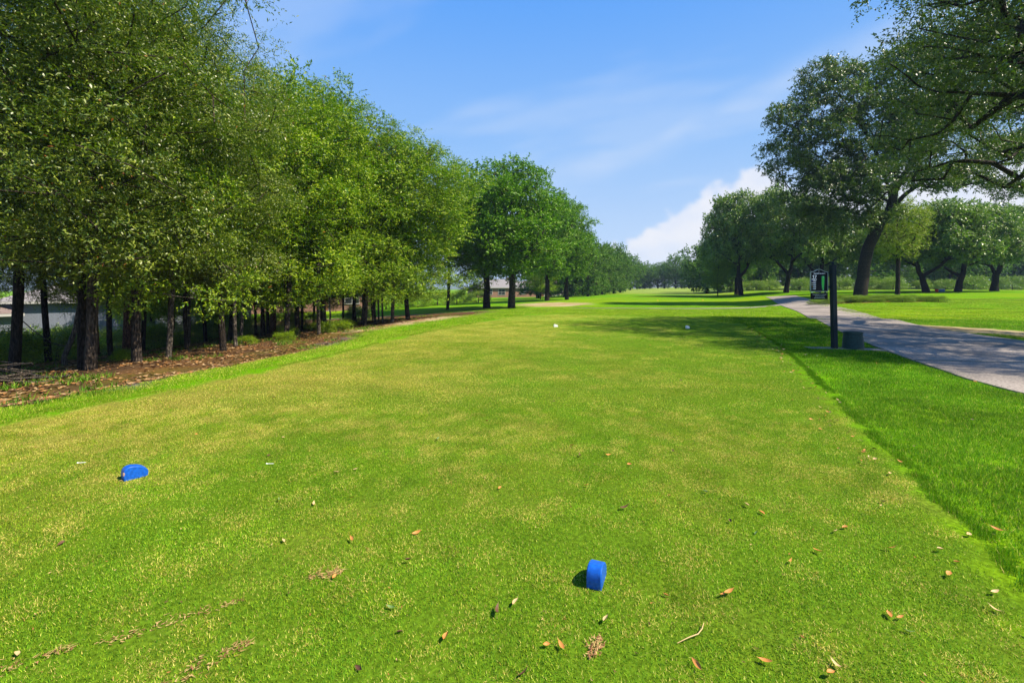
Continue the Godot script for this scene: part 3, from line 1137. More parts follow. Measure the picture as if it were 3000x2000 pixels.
func bush(called: String, proto: ArrayMesh, x: float, d: float, size: Vector3, m: Material, label: String, group: String) -> void:
	var o := thing(called, label, "shrub", at(x, d), rng.randf() * TAU, group)
	o.scale = size
	part("foliage", proto, m, o)
	part("stem", M.stem_mesh, M.bark_dark, o)

func woods_floor() -> void:
	rng.seed = 55
	var leaf := leaf_shape(0.085, 0.032, 0.016, 0.01)
	var w := []
	var t := []
	while w.size() < 15000:
		var d := 5.0 + 26.0 * pow(rng.randf(), 1.25)
		var x := rng.randf_range(-1.3, -0.15) * d
		if wood_in(x, d) < 0.25 or n_mid.get_noise_2d(x * 1.4 + 70.0, d * 1.4) < rng.randf_range(-0.5, 0.35): continue
		w.append(Transform3D(Basis(Vector3.UP, rng.randf() * TAU) * Basis(Vector3.RIGHT, rng.randf_range(-0.5, 0.5)), at(x, d, 0.0)).scaled_local(Vector3.ONE * rng.randf_range(0.7, 1.5)))
		t.append([Color(0.26, 0.12, 0.04), Color(0.28, 0.16, 0.06), Color(0.13, 0.07, 0.035), Color(0.08, 0.045, 0.025), Color(0.34, 0.23, 0.12)][rng.randi() % 5])
	scatter("leaf_litter", leaf, M.vertex_dry, w, t, "orange and brown leaf litter covering the floor of the wood", "leaf litter")
	# weeds: sprigs of broad blades
	var sprig := tuft(0.2, 60, 0.016, 0.11, 0.8, [Color(0.08, 0.19, 0.015), Color(0.15, 0.24, 0.02), Color(0.05, 0.11, 0.012), Color(0.3, 0.26, 0.08)], [3, 3, 2, 0.4])
	var ww := []
	var tw := []
	var tries := 0
	while ww.size() < 520 and tries < 60000:
		tries += 1
		var d := 4.0 + 34.0 * pow(rng.randf(), 1.2)
		var x := rng.randf_range(-1.3, 0.05) * d
		var wi := wood_in(x, d)
		if wi < -0.4: continue
		var edge := absf(wi - 0.2) < 0.55
		if not edge and n_big.get_noise_2d(x * 2.5, d * 2.5) < 0.12: continue
		if edge and (rng.randf() < 0.75 or d < 14.0 and rng.randf() < 0.6): continue
		ww.append(Transform3D(Basis(Vector3.UP, rng.randf() * TAU).scaled(Vector3.ONE * rng.randf_range(0.4, 1.2) * (1.0 if edge else 1.3)), at(x, d)))
		var b := rng.randf_range(0.75, 1.25)
		tw.append(Color(b, b, b))
	scatter("weeds", sprig, M.blade, ww, tw, "green weeds along the foot of the bank and under the trees", "weeds")

func brush_pile() -> void:
	rng.seed = 14
	var o := thing("brush_pile", "heap of bare broken branches lying on the wood floor", "brush pile", at(-11.2, 9.6))
	for i in 34:
		var a := rng.randf_range(-0.45, 0.5) + (PI if rng.randf() < 0.5 else 0.0)
		var p := Vector3(rng.randf_range(-1.8, 1.5), 0.03 + 0.42 * rng.randf() * rng.randf(), rng.randf_range(-0.7, 0.7))
		var l := rng.randf_range(0.7, 2.2)
		var dir := Vector3(cos(a), rng.randf_range(-0.05, 0.12), -sin(a) * 0.8)
		var t := Tubes.new()
		var pts := PackedVector3Array()
		var rr := PackedFloat32Array()
		var r := rng.randf_range(0.01, 0.035)
		var bend := rdir() * 0.16
		for k in 6:
			var f := k / 5.0
			var q := p + dir * l * (f - 0.5) + bend * sin(f * PI) + rdir() * 0.02
			q.y = maxf(q.y, 0.02 + hgt(-11.2 + q.x, 9.6 - q.z) - hgt(-11.2, 9.6))
			pts.append(q)
			rr.append(r * (1.0 - 0.75 * f))
		t.add(pts, rr, 6)
		if r > 0.02:
			var f2 := PackedVector3Array([pts[2], pts[2] + dir.rotated(Vector3.UP, 0.7) * l * 0.2 + Vector3(0, 0.05, 0), pts[2] + dir.rotated(Vector3.UP, 0.8) * l * 0.38 + Vector3(0, 0.05, 0)])
			t.add(f2, PackedFloat32Array([r * 0.5, r * 0.35, r * 0.12]), 5)
		part("branch", tubes_mesh(t), M.dead_wood if rng.randf() < 0.7 else M.bark, o)

func cloud_sky() -> ImageTexture:
	var w := 1280
	var h := 640
	var im := Image.create(w, h, false, Image.FORMAT_RGBF)
	var nb := FastNoiseLite.new()
	nb.seed = 8
	nb.frequency = 1.0
	nb.fractal_octaves = 5
	var nc := FastNoiseLite.new()
	nc.seed = 21
	nc.frequency = 1.0
	nc.fractal_octaves = 4
	for j in h:
		var el := 90.0 - 180.0 * (j + 0.5) / h
		var e := maxf(el, 0.0)
		# clear air: pale at the horizon, deep blue above
		var c := Color(0.58, 0.74, 0.975).lerp(Color(0.3, 0.55, 0.97), ss(0.0, 20.0, e)).lerp(Color(0.115, 0.38, 0.96), ss(13.0, 37.0, e)).lerp(Color(0.045, 0.2, 0.72), ss(32.0, 85.0, e))
		for i in w:
			if el < -1.0:
				im.set_pixel(i, j, Color(0.25, 0.32, 0.28) / EXPOSURE)
				continue
			# column 0 looks along -z; az runs to the right
			var az := wrapf(360.0 * (i + 0.5) / w, -180.0, 180.0)
			var ra := deg_to_rad(az)
			var re := deg_to_rad(el)
			var dir := Vector3(sin(ra) * cos(re), sin(re), -cos(ra) * cos(re))
			var col := c
			# high thin streaks, all drawn out one way
			if el < 75.0:
				var u := dir.x / (dir.y + 0.16)
				var v := -dir.z / (dir.y + 0.16)
				var q := Vector2(u, v).rotated(0.45)
				var ci := nc.get_noise_2d(q.x * 0.28 + 3.1, q.y * 1.15 + 1.7) + 0.35 * nc.get_noise_2d(q.x * 1.3, q.y * 2.6)
				var thin := ss(0.05, 0.55, ci) * 0.3 * ss(2.0, 10.0, e) * (1.0 - ss(48.0, 75.0, e))
				# the long streak that climbs to the right
				var line := 12.2 + 0.265 * az
				thin = maxf(thin, exp(-pow((el - line - 0.9 * nc.get_noise_2d(az * 0.06, 4.0)) / 1.75, 2.0)) * 0.5 * ss(-7.0, 8.0, az) * (1.0 - ss(45.0, 70.0, az)) * (0.8 + 0.5 * nc.get_noise_2d(az * 0.1, el * 0.35)))
				col = col.lerp(Color(0.62, 0.75, 0.97), clampf(thin, 0.0, 0.8))
			# heaped clouds low over the horizon
			if el < 24.0:
				var big := nb.get_noise_2d(cos(ra) * 1.1 + 5.0, sin(ra) * 1.1)
				var hi := 13.6 * ss(-2.0, 29.0, az) * (1.0 - ss(70.0, 110.0, az)) + 9.0 * ss(0.05, 0.4, big) * (1.0 - ss(-40.0, -15.0, az) * (1.0 - ss(30.0, 60.0, az)))
				var puff := nb.get_noise_3d(dir.x * 9.0, dir.y * 13.0, dir.z * 9.0) * 3.4 + nb.get_noise_3d(dir.x * 30.0, dir.y * 36.0, dir.z * 30.0) * 1.0
				var a := ss(-0.55, 0.95, hi - 1.7 + puff - el) * ss(0.8, 3.0, hi)
				var body := Color(0.83, 0.87, 0.98).lerp(Color(0.93, 0.93, 0.97), ss(-0.5, 0.5, nb.get_noise_3d(dir.x * 14.0, dir.y * 20.0, dir.z * 14.0 + 7.0)))
				body = body.lerp(Color(0.66, 0.79, 0.97), 0.55 * (1.0 - ss(1.0, 6.5, el)))
				col = col.lerp(body, a * 0.86)
			im.set_pixel(i, j, Color(col.r, col.g, col.b) / EXPOSURE)
	return ImageTexture.create_from_image(im)

# ------------------------------------------------------------------ materials
func materials() -> void:
	var g := mat(Color.WHITE, 1.0, 0.08)
	g.vertex_color_use_as_albedo = true
	g.albedo_texture = noise_tex(512, 0.05, 0.6, 1.0, 3, 5)
	g.uv1_triplanar = true
	g.uv1_world_triplanar = true
	g.uv1_scale = Vector3(0.9, 0.9, 0.9)
	g.heightmap_enabled = true
	g.heightmap_texture = g.albedo_texture
	g.heightmap_scale = 1.2
	M.ground = g
	var b := mat(Color.WHITE, 0.7, 0.2)
	b.vertex_color_use_as_albedo = true
	b.cull_mode = BaseMaterial3D.CULL_DISABLED
	b.backlight_enabled = true
	b.backlight = lin(0.45, 0.6, 0.1)
	M.blade = b
	for q in [["leaf_dark", Color(1, 1, 1), 0.42, 0.55], ["leaf_mid", Color(1, 1, 1), 0.5, 0.45], ["leaf_bright", Color(1.0, 1.0, 0.9), 0.52, 0.4], ["leaf_far", Color(1, 1, 1), 0.6, 0.3], ["leaf_yellow", Color(1, 1, 1), 0.55, 0.4]]:
		var m := mat(q[1], q[2], q[3])
		m.vertex_color_use_as_albedo = true
		m.cull_mode = BaseMaterial3D.CULL_DISABLED
		m.backlight_enabled = true
		m.backlight = lin(0.42, 0.64, 0.08)
		M[q[0]] = m
	var bark_tex := noise_tex(256, 0.03, 0.12, 1.0, 12, 5)
	for q in [["bark", lin(0.17, 0.13, 0.1)], ["bark_dark", lin(0.085, 0.065, 0.05)], ["bark_pale", lin(0.3, 0.25, 0.2)], ["bark_pine", lin(0.34, 0.16, 0.1)], ["dead_wood", lin(0.36, 0.29, 0.22)], ["bark_oak", lin(0.13, 0.105, 0.085)]]:
		var m := mat(q[1], 0.9, 0.25)
		m.albedo_texture = bark_tex
		m.uv1_triplanar = true
		m.uv1_scale = Vector3(3.5, 0.8, 3.5)
		m.heightmap_enabled = true
		m.heightmap_texture = bark_tex
		m.heightmap_scale = 7.0
		M[q[0]] = m
	var con := mat(lin(0.5, 0.43, 0.37), 0.85, 0.3)
	con.albedo_texture = noise_tex(512, 0.06, 0.6, 1.0, 44, 5)
	con.uv1_triplanar = true
	con.uv1_world_triplanar = true
	con.uv1_scale = Vector3(0.6, 0.6, 0.6)
	con.detail_enabled = true
	con.detail_albedo = noise_tex(256, 0.012, 0.72, 1.0, 45, 3)
	con.detail_blend_mode = BaseMaterial3D.BLEND_MODE_MUL
	con.detail_uv_layer = BaseMaterial3D.DETAIL_UV_2
	con.uv2_triplanar = true
	con.uv2_world_triplanar = true
	con.uv2_scale = Vector3(0.11, 0.11, 0.11)
	con.heightmap_enabled = true
	con.heightmap_texture = con.albedo_texture
	con.heightmap_scale = 0.4
	M.concrete = con
	M.blue = mat(lin(0.006, 0.12, 0.62), 0.4, 0.45)
	M.blue.albedo_texture = noise_tex(256, 0.02, 0.72, 1.0, 61, 5)
	M.blue.uv1_triplanar = true
	M.blue.uv1_scale = Vector3(5, 5, 5)
	M.paint_white = mat(lin(0.78, 0.78, 0.76), 0.4, 0.5)
	M.gold = mat(lin(0.6, 0.42, 0.03), 0.45, 0.5)
	M.chip = mat(lin(0.6, 0.36, 0.24), 0.8, 0.3)
	M.steel = mat(lin(0.4, 0.4, 0.4), 0.4, 0.5)
	M.post = mat(lin(0.01, 0.018, 0.024), 0.65, 0.3)
	M.panel = mat(lin(0.005, 0.006, 0.01), 0.7, 0.25)
	M.rim = mat(lin(0.3, 0.38, 0.36), 0.5, 0.5)
	M.ink = mat(lin(0.75, 0.77, 0.85), 0.6, 0.4)
	M.map_dark = mat(lin(0.01, 0.09, 0.06), 0.5, 0.4)
	M.map_green = mat(lin(0.03, 0.42, 0.05), 0.5, 0.4)
	M.map_pale = mat(lin(0.16, 0.5, 0.3), 0.5, 0.4)
	var bn := mat(lin(0.012, 0.06, 0.05), 0.55, 0.45)
	bn.albedo_texture = noise_tex(256, 0.03, 0.6, 1.0, 17, 4)
	bn.uv1_triplanar = true
	bn.uv1_scale = Vector3(2, 2, 2)
	M.bin = bn
	for q in [["leaf_orange", lin(0.5, 0.2, 0.045)], ["leaf_tan", lin(0.55, 0.37, 0.17)], ["leaf_brown", lin(0.1, 0.045, 0.02)], ["leaf_green", lin(0.12, 0.2, 0.05)]]:
		var m := mat(q[1], 0.6, 0.4)
		m.cull_mode = BaseMaterial3D.CULL_DISABLED
		M[q[0]] = m
	for k in ["vertex_dry", "vertex_dry_plain"]:
		var m := mat(Color.WHITE, 0.8, 0.25)
		m.vertex_color_use_as_albedo = true
		m.cull_mode = BaseMaterial3D.CULL_DISABLED
		M[k] = m
	var bt := noise_tex(256, 0.04, 0.7, 1.0, 71, 4)
	for q in [["wall_blue", lin(0.2, 0.22, 0.28)], ["wall_brick", lin(0.34, 0.19, 0.14)], ["wall_cream", lin(0.5, 0.46, 0.4)], ["roof_brown", lin(0.24, 0.18, 0.16)], ["roof_grey", lin(0.3, 0.28, 0.29)]]:
		var m := mat(q[1], 0.9, 0.3)
		m.albedo_texture = bt
		m.uv1_triplanar = true
		m.uv1_scale = Vector3(0.5, 3.0, 0.5)
		M[q[0]] = m
	M.trim = mat(lin(0.35, 0.34, 0.32), 0.6, 0.4)
	M.door = mat(lin(0.16, 0.07, 0.04), 0.5, 0.4)
	M.glass = mat(lin(0.02, 0.025, 0.03), 0.08, 0.5)
	M.red = mat(lin(0.62, 0.03, 0.03), 0.45, 0.5)
	M.cool_blue = mat(lin(0.02, 0.12, 0.35), 0.45, 0.5)

# ------------------------------------------------------------------ the scene
func _ready() -> void:
	# camera: upright back, lens shifted down
	var cam := Camera3D.new()
	cam.name = "camera"
	add_child(cam)
	cam.position = Vector3(0, 1.6, 0)
	var near := 0.05
	cam.set_frustum(near * 1.5, Vector2(0, -0.12 * near), near, 1500.0)
	cam.current = true
	# sky and air
	var env := Environment.new()
	env.background_mode = Environment.BG_SKY
	var sky := Sky.new()
	var pan := PanoramaSkyMaterial.new()
	pan.panorama = cloud_sky()
	sky.sky_material = pan
	env.sky = sky
	env.tonemap_mode = Environment.TONE_MAPPER_LINEAR
	env.tonemap_exposure = EXPOSURE
	env.fog_enabled = true
	env.fog_density = 0.0003
	env.fog_light_color = Color(0.74, 0.85, 1.0)
	env.sdfgi_enabled = true
	env.ssao_enabled = true
	env.ssil_enabled = true
	var we := WorldEnvironment.new()
	we.name = "environment"
	we.environment = env
	add_child(we)
	var sun := DirectionalLight3D.new()
	sun.name = "sun"
	sun.light_energy = 1.6
	sun.light_color = Color(1.0, 0.955, 0.87)
	sun.light_angular_distance = 0.5
	sun.shadow_enabled = true
	add_child(sun)
	sun.rotation_degrees = Vector3(-SUN_ELEVATION, 90.0 - SUN_BEHIND, 0)
	n_big.seed = 4
	n_big.frequency = 0.09
	n_big.fractal_octaves = 3
	n_mid.seed = 9
	n_mid.frequency = 0.35
	n_mid.fractal_octaves = 3
	n_fine.seed = 2
	n_fine.frequency = 0.6
	materials()
	paths()
	terrain()
	lawns()
	print("ground ", Time.get_ticks_msec())
	trees()
	print("trees ", Time.get_ticks_msec())
	woods_floor()
	brush_pile()
	houses()
	sign_post()
	bin()
	marker(-3.17, 3.82, 0.92, M.blue, "blue tee marker with chipped edge on the strawy side of the tee", "", true)
	marker(0.46, 2.47, 1.2, M.blue, "blue tee marker standing end-on with an unchipped tall end", "")
	marker(1.74, 18.1, 0.2, M.paint_white, "white tee marker on open sunlit tee grass", "")
	marker(6.72, 17.4, 0.5, M.paint_white, "white tee marker at the tip of a tree shadow", "")
	for p in [[17.4, 54.3], [23.2, 55.3]]:
		marker(p[0], p[1], 0.3, M.gold, "small gold tee marker on the forward tee far ahead", "gold markers on the forward tee")
	var bucket := thing("bucket", "small red bucket near the leaning live oak", "bucket", at(57.9, 62.0))
	part("body", lathe(PackedVector2Array([Vector2(0, 0), Vector2(0.15, 0), Vector2(0.2, 0.36), Vector2(0.19, 0.37), Vector2(0.15, 0.04), Vector2(0, 0.03)]), 20), M.red, bucket)
	part("rim", lathe(PackedVector2Array([Vector2(0.195, 0.34), Vector2(0.215, 0.345), Vector2(0.215, 0.375), Vector2(0.19, 0.38)]), 20), M.red, bucket)
	var cool := thing("cooler_box", "blue cooler box with a white lid near the leaning live oak", "cooler", at(58.6, 62.0), -0.6)
	part("body", box_mesh(Vector3(0.62, 0.32, 0.36), 0.02), M.cool_blue, cool).position.y = 0.16
	part("lid", box_mesh(Vector3(0.64, 0.08, 0.38), 0.02), M.paint_white, cool).position.y = 0.365
	litter_on_tee()
	divots()
	# broken wooden tees and a fallen twig
	for q in [[-3.87, 4.09, 0.5, "white broken golf tee lying near the chipped blue marker"], [-2.17, 4.08, 0.3, "white broken golf tee lying on green grass beside dry leaves"]]:
		var o := top("golf_tee", lathe(PackedVector2Array([Vector2(0, -0.03), Vector2(0.0022, -0.026), Vector2(0.0025, 0.02), Vector2(0.0055, 0.03), Vector2(0.0055, 0.032), Vector2(0, 0.03)]), 10), M.paint_white, q[3], "golf tee")
		o.position = at(q[0], q[1], 0.016)
		o.rotation = Vector3(0, q[2], PI / 2 - 0.1)
	var tw := Tubes.new()
	tw.add(PackedVector3Array([Vector3(-0.09, 0, 0.035), Vector3(-0.03, 0.008, 0.012), Vector3(0.02, 0.01, -0.006), Vector3(0.05, 0.012, -0.035), Vector3(0.075, 0.01, -0.075)]), PackedFloat32Array([0.0012, 0.0022, 0.0026, 0.0024, 0.0015]), 6)
	top("twig", tubes_mesh(tw), M.leaf_tan, "thin bent tan twig lying on the tee grass", "twig").position = at(0.83, 2.07, 0.012)
	print("done ", Time.get_ticks_msec())

func houses() -> void:
	var win := [["window", -5.0, 1.4, 1.3, 0.9], ["window", -1.6, 1.8, 1.4, 0.8], ["door", 1.4, 1.0, 2.05, 0.05], ["window", 4.6, 1.6, 1.3, 0.9]]
	house("house", "low house of grey-blue painted brick behind the nearest woods", -33.5, 41.5, 0.62, 16.0, 9.0, 2.6, 1.9, M.wall_blue, M.roof_grey, [["door", 6.2, 1.0, 2.05, 0.05]])
	house("house", "red brick house with brown roof seen between thin trunks", -26.0, 58.0, 0.5, 15.0, 9.0, 2.7, 2.2, M.wall_brick, M.roof_brown, win)
	house("house", "cream house with brown roof far beyond the round headed oak", 6.0, 134.0, 0.3, 13.0, 9.0, 2.7, 2.0, M.wall_cream, M.roof_brown, win)
	house("house", "grey roofed brick house half hidden by the far row of trees", -3.0, 128.0, 0.35, 17.0, 10.0, 2.7, 2.3, M.wall_brick, M.roof_grey, win)
	house("house", "brown roofed cream house beyond the far row of trees", 15.0, 148.0, 0.3, 17.0, 10.0, 2.7, 2.3, M.wall_cream, M.roof_brown, win)
	house("house", "blue-grey house at the edge of the wood beside the brush pile", -44.0, 30.0, 0.95, 14.0, 9.0, 2.6, 1.9, M.wall_blue, M.roof_brown, [["door", 5.2, 1.0, 2.05, 0.05]])

func trees() -> void:
	rng.seed = 1001
	# leaf clumps
	var near_set := clump_set({"n": 620, "r": 0.8, "l": 0.08, "w": 0.026, "droop": 0.35, "a": Color(0.034, 0.095, 0.012), "b": Color(0.27, 0.31, 0.026), "odd": 0.004, "variants": 6})
	var mid_set := clump_set({"n": 430, "r": 0.85, "l": 0.125, "w": 0.05, "droop": 0.25, "a": Color(0.05, 0.15, 0.008), "b": Color(0.33, 0.41, 0.01), "odd": 0.002, "variants": 6})
	var oak_set := clump_set({"n": 300, "r": 1.0, "l": 0.19, "w": 0.1, "droop": 0.1, "a": Color(0.05, 0.15, 0.01), "b": Color(0.21, 0.36, 0.012), "variants": 6, "flat": 0.75})
	var live_set := clump_set({"n": 280, "r": 0.95, "l": 0.19, "w": 0.085, "droop": 0.2, "a": Color(0.045, 0.09, 0.018), "b": Color(0.16, 0.2, 0.036), "variants": 6, "flat": 0.6})
	var reach_set := clump_set({"n": 310, "r": 0.95, "l": 0.11, "w": 0.045, "droop": 0.2, "a": Color(0.045, 0.09, 0.018), "b": Color(0.16, 0.2, 0.036), "variants": 5, "flat": 0.6})
	var back_set := clump_set({"n": 240, "r": 1.0, "l": 0.24, "w": 0.12, "droop": 0.2, "a": Color(0.07, 0.15, 0.024), "b": Color(0.27, 0.34, 0.05), "variants": 6, "flat": 0.6})
	var far_set := clump_set({"n": 130, "r": 1.1, "l": 0.3, "w": 0.15, "droop": 0.15, "a": Color(0.05, 0.13, 0.016), "b": Color(0.15, 0.25, 0.024), "variants": 5})
	var yellow_set := clump_set({"n": 260, "r": 0.95, "l": 0.16, "w": 0.06, "droop": 0.2, "a": Color(0.15, 0.23, 0.01), "b": Color(0.34, 0.36, 0.015), "variants": 5})
	var pine_set := clump_set({"n": 420, "r": 0.7, "l": 0.2, "w": 0.012, "droop": 0.1, "a": Color(0.06, 0.17, 0.014), "b": Color(0.16, 0.28, 0.02), "variants": 4})
	# kinds of tree, 10 m high unless said
	var N := []
	for i in 3:
		var lean := Vector3([0.3, -0.25, 0.5][i], 0, [0.2, 0.1, 0.1][i])
		var lo := heads(Vector3(0.2, 6.0, 0) + lean, Vector3(2.7, 4.3, 2.7), 19, 0.36, 300 + i)
		lo.append([Vector3(0.4, 2.8, 0.4), Vector3(2.2, 1.0, 2.2)])
		N.append(tree({"seed": 40 + i, "trunk": [Vector3(0, 0, 0), Vector3(0.05, 2.5, 0) + lean * 0.3, Vector3(0, 5.2, 0.1) + lean * 0.8, Vector3(0, 8.8, 0) + lean], "flare": 0.3, "r0": 0.082, "lobes": lo, "clumps": 215, "size": 0.86, "gap": 0.58, "shell": 0.7, "squash": 0.85, "floor": 1.9, "set": near_set, "h": 10.0, "limbs": 5}))
	var D := []
	for i in 3:
		var lo := heads(Vector3(0, 5.7, 0), Vector3(2.8, 4.4, 2.8), 18, 0.37, 320 + i)
		lo.append([Vector3(0.2, 2.3, 0.2), Vector3(2.5, 1.1, 2.5)])
		D.append(tree({"seed": 60 + i, "trunk": [Vector3(0, 0, 0), Vector3(0.1, 2.5, 0.05), Vector3(-0.1, 5.2, 0.1), Vector3(0.1, 8.8, 0)], "flare": 0.1, "r0": 0.085, "lobes": lo, "clumps": 185, "size": 0.88, "gap": 0.6, "shell": 0.7, "squash": 0.85, "floor": 1.3, "set": mid_set, "h": 10.0, "limbs": 4}))
	# rounded oak with forked trunk and separate heads of leaf
	var C := []
	for i in 2:
		var lo := heads(Vector3(0, 5.8, 0), Vector3(3.7, 4.3, 3.5), 20, 0.36, 350 + i)
		C.append(tree({"seed": 80 + i, "trunk": [Vector3(0, 0, 0), Vector3(0.05, 1.8, 0), Vector3(0.1, 4.5, 0), Vector3(0, 8.0, 0)], "forks": [[4, [Vector3(1.2, 3.6, 0.4), Vector3(2.2, 5.4, 0.8)]], [4, [Vector3(-1.1, 3.8, -0.3), Vector3(-2.0, 5.8, 0.2)]]], "r0": 0.22, "lobes": lo, "clumps": 215, "size": 0.85, "gap": 0.6, "shell": 0.75, "squash": 0.85, "floor": 1.6, "set": oak_set, "h": 10.0, "limbs": 5}))
	# spreading live oaks
	var LO := []
	for i in 2:
		var lo := heads(Vector3(0, 6.6, 0), Vector3(5.6, 3.2, 5.4), 20, 0.32, 370 + i)
		lo.append([Vector3(4.0, 4.6, 1.0), Vector3(2.2, 1.3, 2.4)])
		lo.append([Vector3(-4.0, 4.4, -1.0), Vector3(2.2, 1.2, 2.4)])
		LO.append(tree({"seed": 100 + i, "trunk": [Vector3(0, 0, 0), Vector3(-0.3, 1.6, 0), Vector3(-0.8, 3.0, 0.2), Vector3(-1.0, 6.5, 0.4)], "forks": [[3, [Vector3(1.2, 2.8, 0.3), Vector3(2.8, 4.4, 0.6), Vector3(4.2, 5.4, 1.0)]], [5, [Vector3(-2.6, 3.8, -0.6), Vector3(-4.4, 4.6, -1.0)]]], "r0": 0.3, "lobes": lo, "clumps": 230, "size": 1.05, "gap": 0.75, "shell": 0.45, "floor": 1.9, "set": back_set, "h": 10.0, "limbs": 6, "flare": 0.5}))
	var FT := []
	for i in 4:
		var lo := heads(Vector3(0, 5.8, 0), Vector3(3.4 + 0.4 * (i % 2), 4.3, 3.4), 16, 0.38, 390 + i)
		lo.append([Vector3(0, 1.9, 0), Vector3(3.0, 1.5, 3.0)])
		FT.append(tree({"seed": 120 + i, "trunk": [Vector3(0, 0, 0), Vector3(0.1, 3, 0), Vector3(0, 8.0, 0)], "trunk_nodes": 7, "r0": 0.24, "lobes": lo, "clumps": 125, "size": 0.95, "gap": 0.85, "shell": 0.4, "floor": 0.5, "set": far_set, "h": 10.0, "limbs": 2, "twig": 0.03}))
	var PN := tree({"seed": 140, "trunk": [Vector3(0, 0, 0), Vector3(0.1, 5, 0), Vector3(0, 11.5, 0)], "r0": 0.13, "lobes": [[Vector3(0, 10, 0), Vector3(1.8, 2.2, 1.8)], [Vector3(0.5, 8.0, 0), Vector3(1.6, 0.8, 1.6)]], "clumps": 40, "size": 0.9, "gap": 0.7, "set": pine_set, "h": 12.0, "limbs": 2, "bare": 7, "flare": 0.15})
	var YT := tree({"seed": 150, "trunk": [Vector3(0, 0, 0), Vector3(0.1, 3, 0), Vector3(0, 8.0, 0)], "r0": 0.2, "lobes": bumpy(Vector3(0, 6.0, 0), Vector3(3.4, 3.4, 3.2), 10, 0.34, 410), "clumps": 130, "size": 0.95, "gap": 0.8, "set": yellow_set, "h": 10.0, "limbs": 3, "floor": 2.0})
	var SP := []
	for i in 2:
		SP.append(tree({"seed": 160 + i, "trunk": [Vector3(0, 0, 0), Vector3(0.05, 1.2, 0), Vector3(-0.05, 2.8, 0), Vector3(0.05, 4.6, 0)], "r0": 0.045, "lobes": bumpy(Vector3(0, 3.6, 0), Vector3(1.1, 1.5, 1.1), 5, 0.35, 430 + i), "clumps": 26, "size": 0.62, "gap": 0.5, "set": mid_set, "h": 5.0, "limbs": 2, "floor": 2.0, "flare": 0.1}))
	# --- the wood on the left, front row: [kind, x, d, height, turn, width, bark, leaf, name, label]
	var dk: Material = M.leaf_dark
	var md: Material = M.leaf_mid
	var br: Material = M.leaf_bright
	var row := [
		[N[0], -12.6, 11.5, 12.2, 0.3, 1.0, M.bark_dark, dk, "stout dark oak at the edge of the wood, behind the brush pile"],
		[N[1], -10.7, 11.3, 11.8, 1.9, 0.8, M.bark_dark, dk, "slim dark oak trunk, one of two nearly touching at the base"],
		[N[2], -10.35, 11.15, 12.4, -0.4, 1.05, M.bark, dk, "oak with a trunk leaning towards the tee beside a slim dark one"],
		[N[2], -10.1, 12.25, 11.2, 2.5, 1.05, M.bark, dk, "straight grey-brown oak standing just inside the wood edge"],
		[D[0], -9.9, 13.1, 9.8, 0.9, 0.85, M.bark_pale, md, "slender pale trunked oak beside the straight grey-brown one"],
		[N[0], -9.2, 14.5, 9.9, 3.6, 1.05, M.bark_dark, dk, "dark trunked oak whose low bright branches hang over the bank"],
		[N[2], -12.3, 19.8, 10.6, 0.5, 1.0, M.bark_dark, dk, "tall oak behind the one with low bright branches"],
		[D[1], -9.2, 18.5, 11.2, 1.2, 1.0, M.bark, br, "olive-green oak with dark upright trunk near the weeds"],
		[D[2], -9.9, 21.0, 12.2, 2.8, 1.0, M.bark_dark, br, "oak with a leaning dark trunk near the weeds"],
		[D[0], -9.7, 23.6, 12.5, 4.1, 1.0, M.bark_pale, md, "oak with a thin whitish trunk"],
		[D[1], -12.2, 29.0, 13.8, 5.0, 1.05, M.bark_dark, md, "tall oak rising behind the cluster of thin trunks"],
		[D[2], -7.9, 24.4, 11.5, 0.2, 1.0, M.bark, br, "grey trunked oak beside the cluster of thin trunks"],
		[D[0], -6.9, 26.2, 11.2, 1.7, 1.0, M.bark_pale, br, "bright oak with a thin pale trunk at the end of the wood"],
		[D[1], -6.5, 28.4, 11.6, 3.3, 1.4, M.bark_dark, md, "oak with a double dark trunk at the end of the wood"],
		[D[2], -6.6, 46.5, 15.2, 0.4, 1.15, M.bark_dark, br, "oak with a clear dark trunk between the wood and the lone pair"],
		[C[1], -2.5, 45.2, 13.6, 2.0, 1.0, M.bark_dark, br, "forked oak growing close beside the round headed oak"],
		[C[0], -0.05, 43.1, 13.9, 0.0, 1.0, M.bark, br, "round headed oak with a straight trunk on open grass"],
		[C[1], 4.6, 60.0, 14.6, 1.0, 0.9, M.bark_dark, br, "oak rising behind the round headed oak"],
		[C[0], 7.6, 63.0, 14.2, 3.6, 0.78, M.bark_dark, br, "narrow oak standing clear of its neighbours against the sky"],
		[D[0], 4.5, 72.0, 9.0, 1.5, 1.2, M.bark_dark, br, "low bright oak under the narrow oak"],
	]
	for q in row:
		plant("oak_tree", q[0], q[1], q[2], q[3], q[4], q[5], q[6], q[7], q[8], "tree", "trees along the left side of the hole")
	# second rank inside the wood, closing the view
	rng.seed = 611
	for q in [[-15.8, 15.5], [-17.5, 19.0], [-14.8, 18.2], [-19.0, 14.5], [-16.5, 24.5], [-20.5, 22.0], [-14.2, 26.5], [-18.0, 30.0], [-22.5, 17.5], [-15.5, 35.5], [-23.0, 29.0], [-11.0, 36.0], [-21.5, 33.5], [-27.5, 35.0], [-19.0, 38.0]]:
		plant("wood_tree", N[rng.randi() % 3] if q[1] < 24 else D[rng.randi() % 3], q[0], q[1], rng.randf_range(9.5, 12.5), rng.randf() * TAU, rng.randf_range(0.75, 1.0), M.bark_dark, dk if q[1] < 24 else md, "shaded tree standing deep inside the wood", "tree", "trees inside the wood")
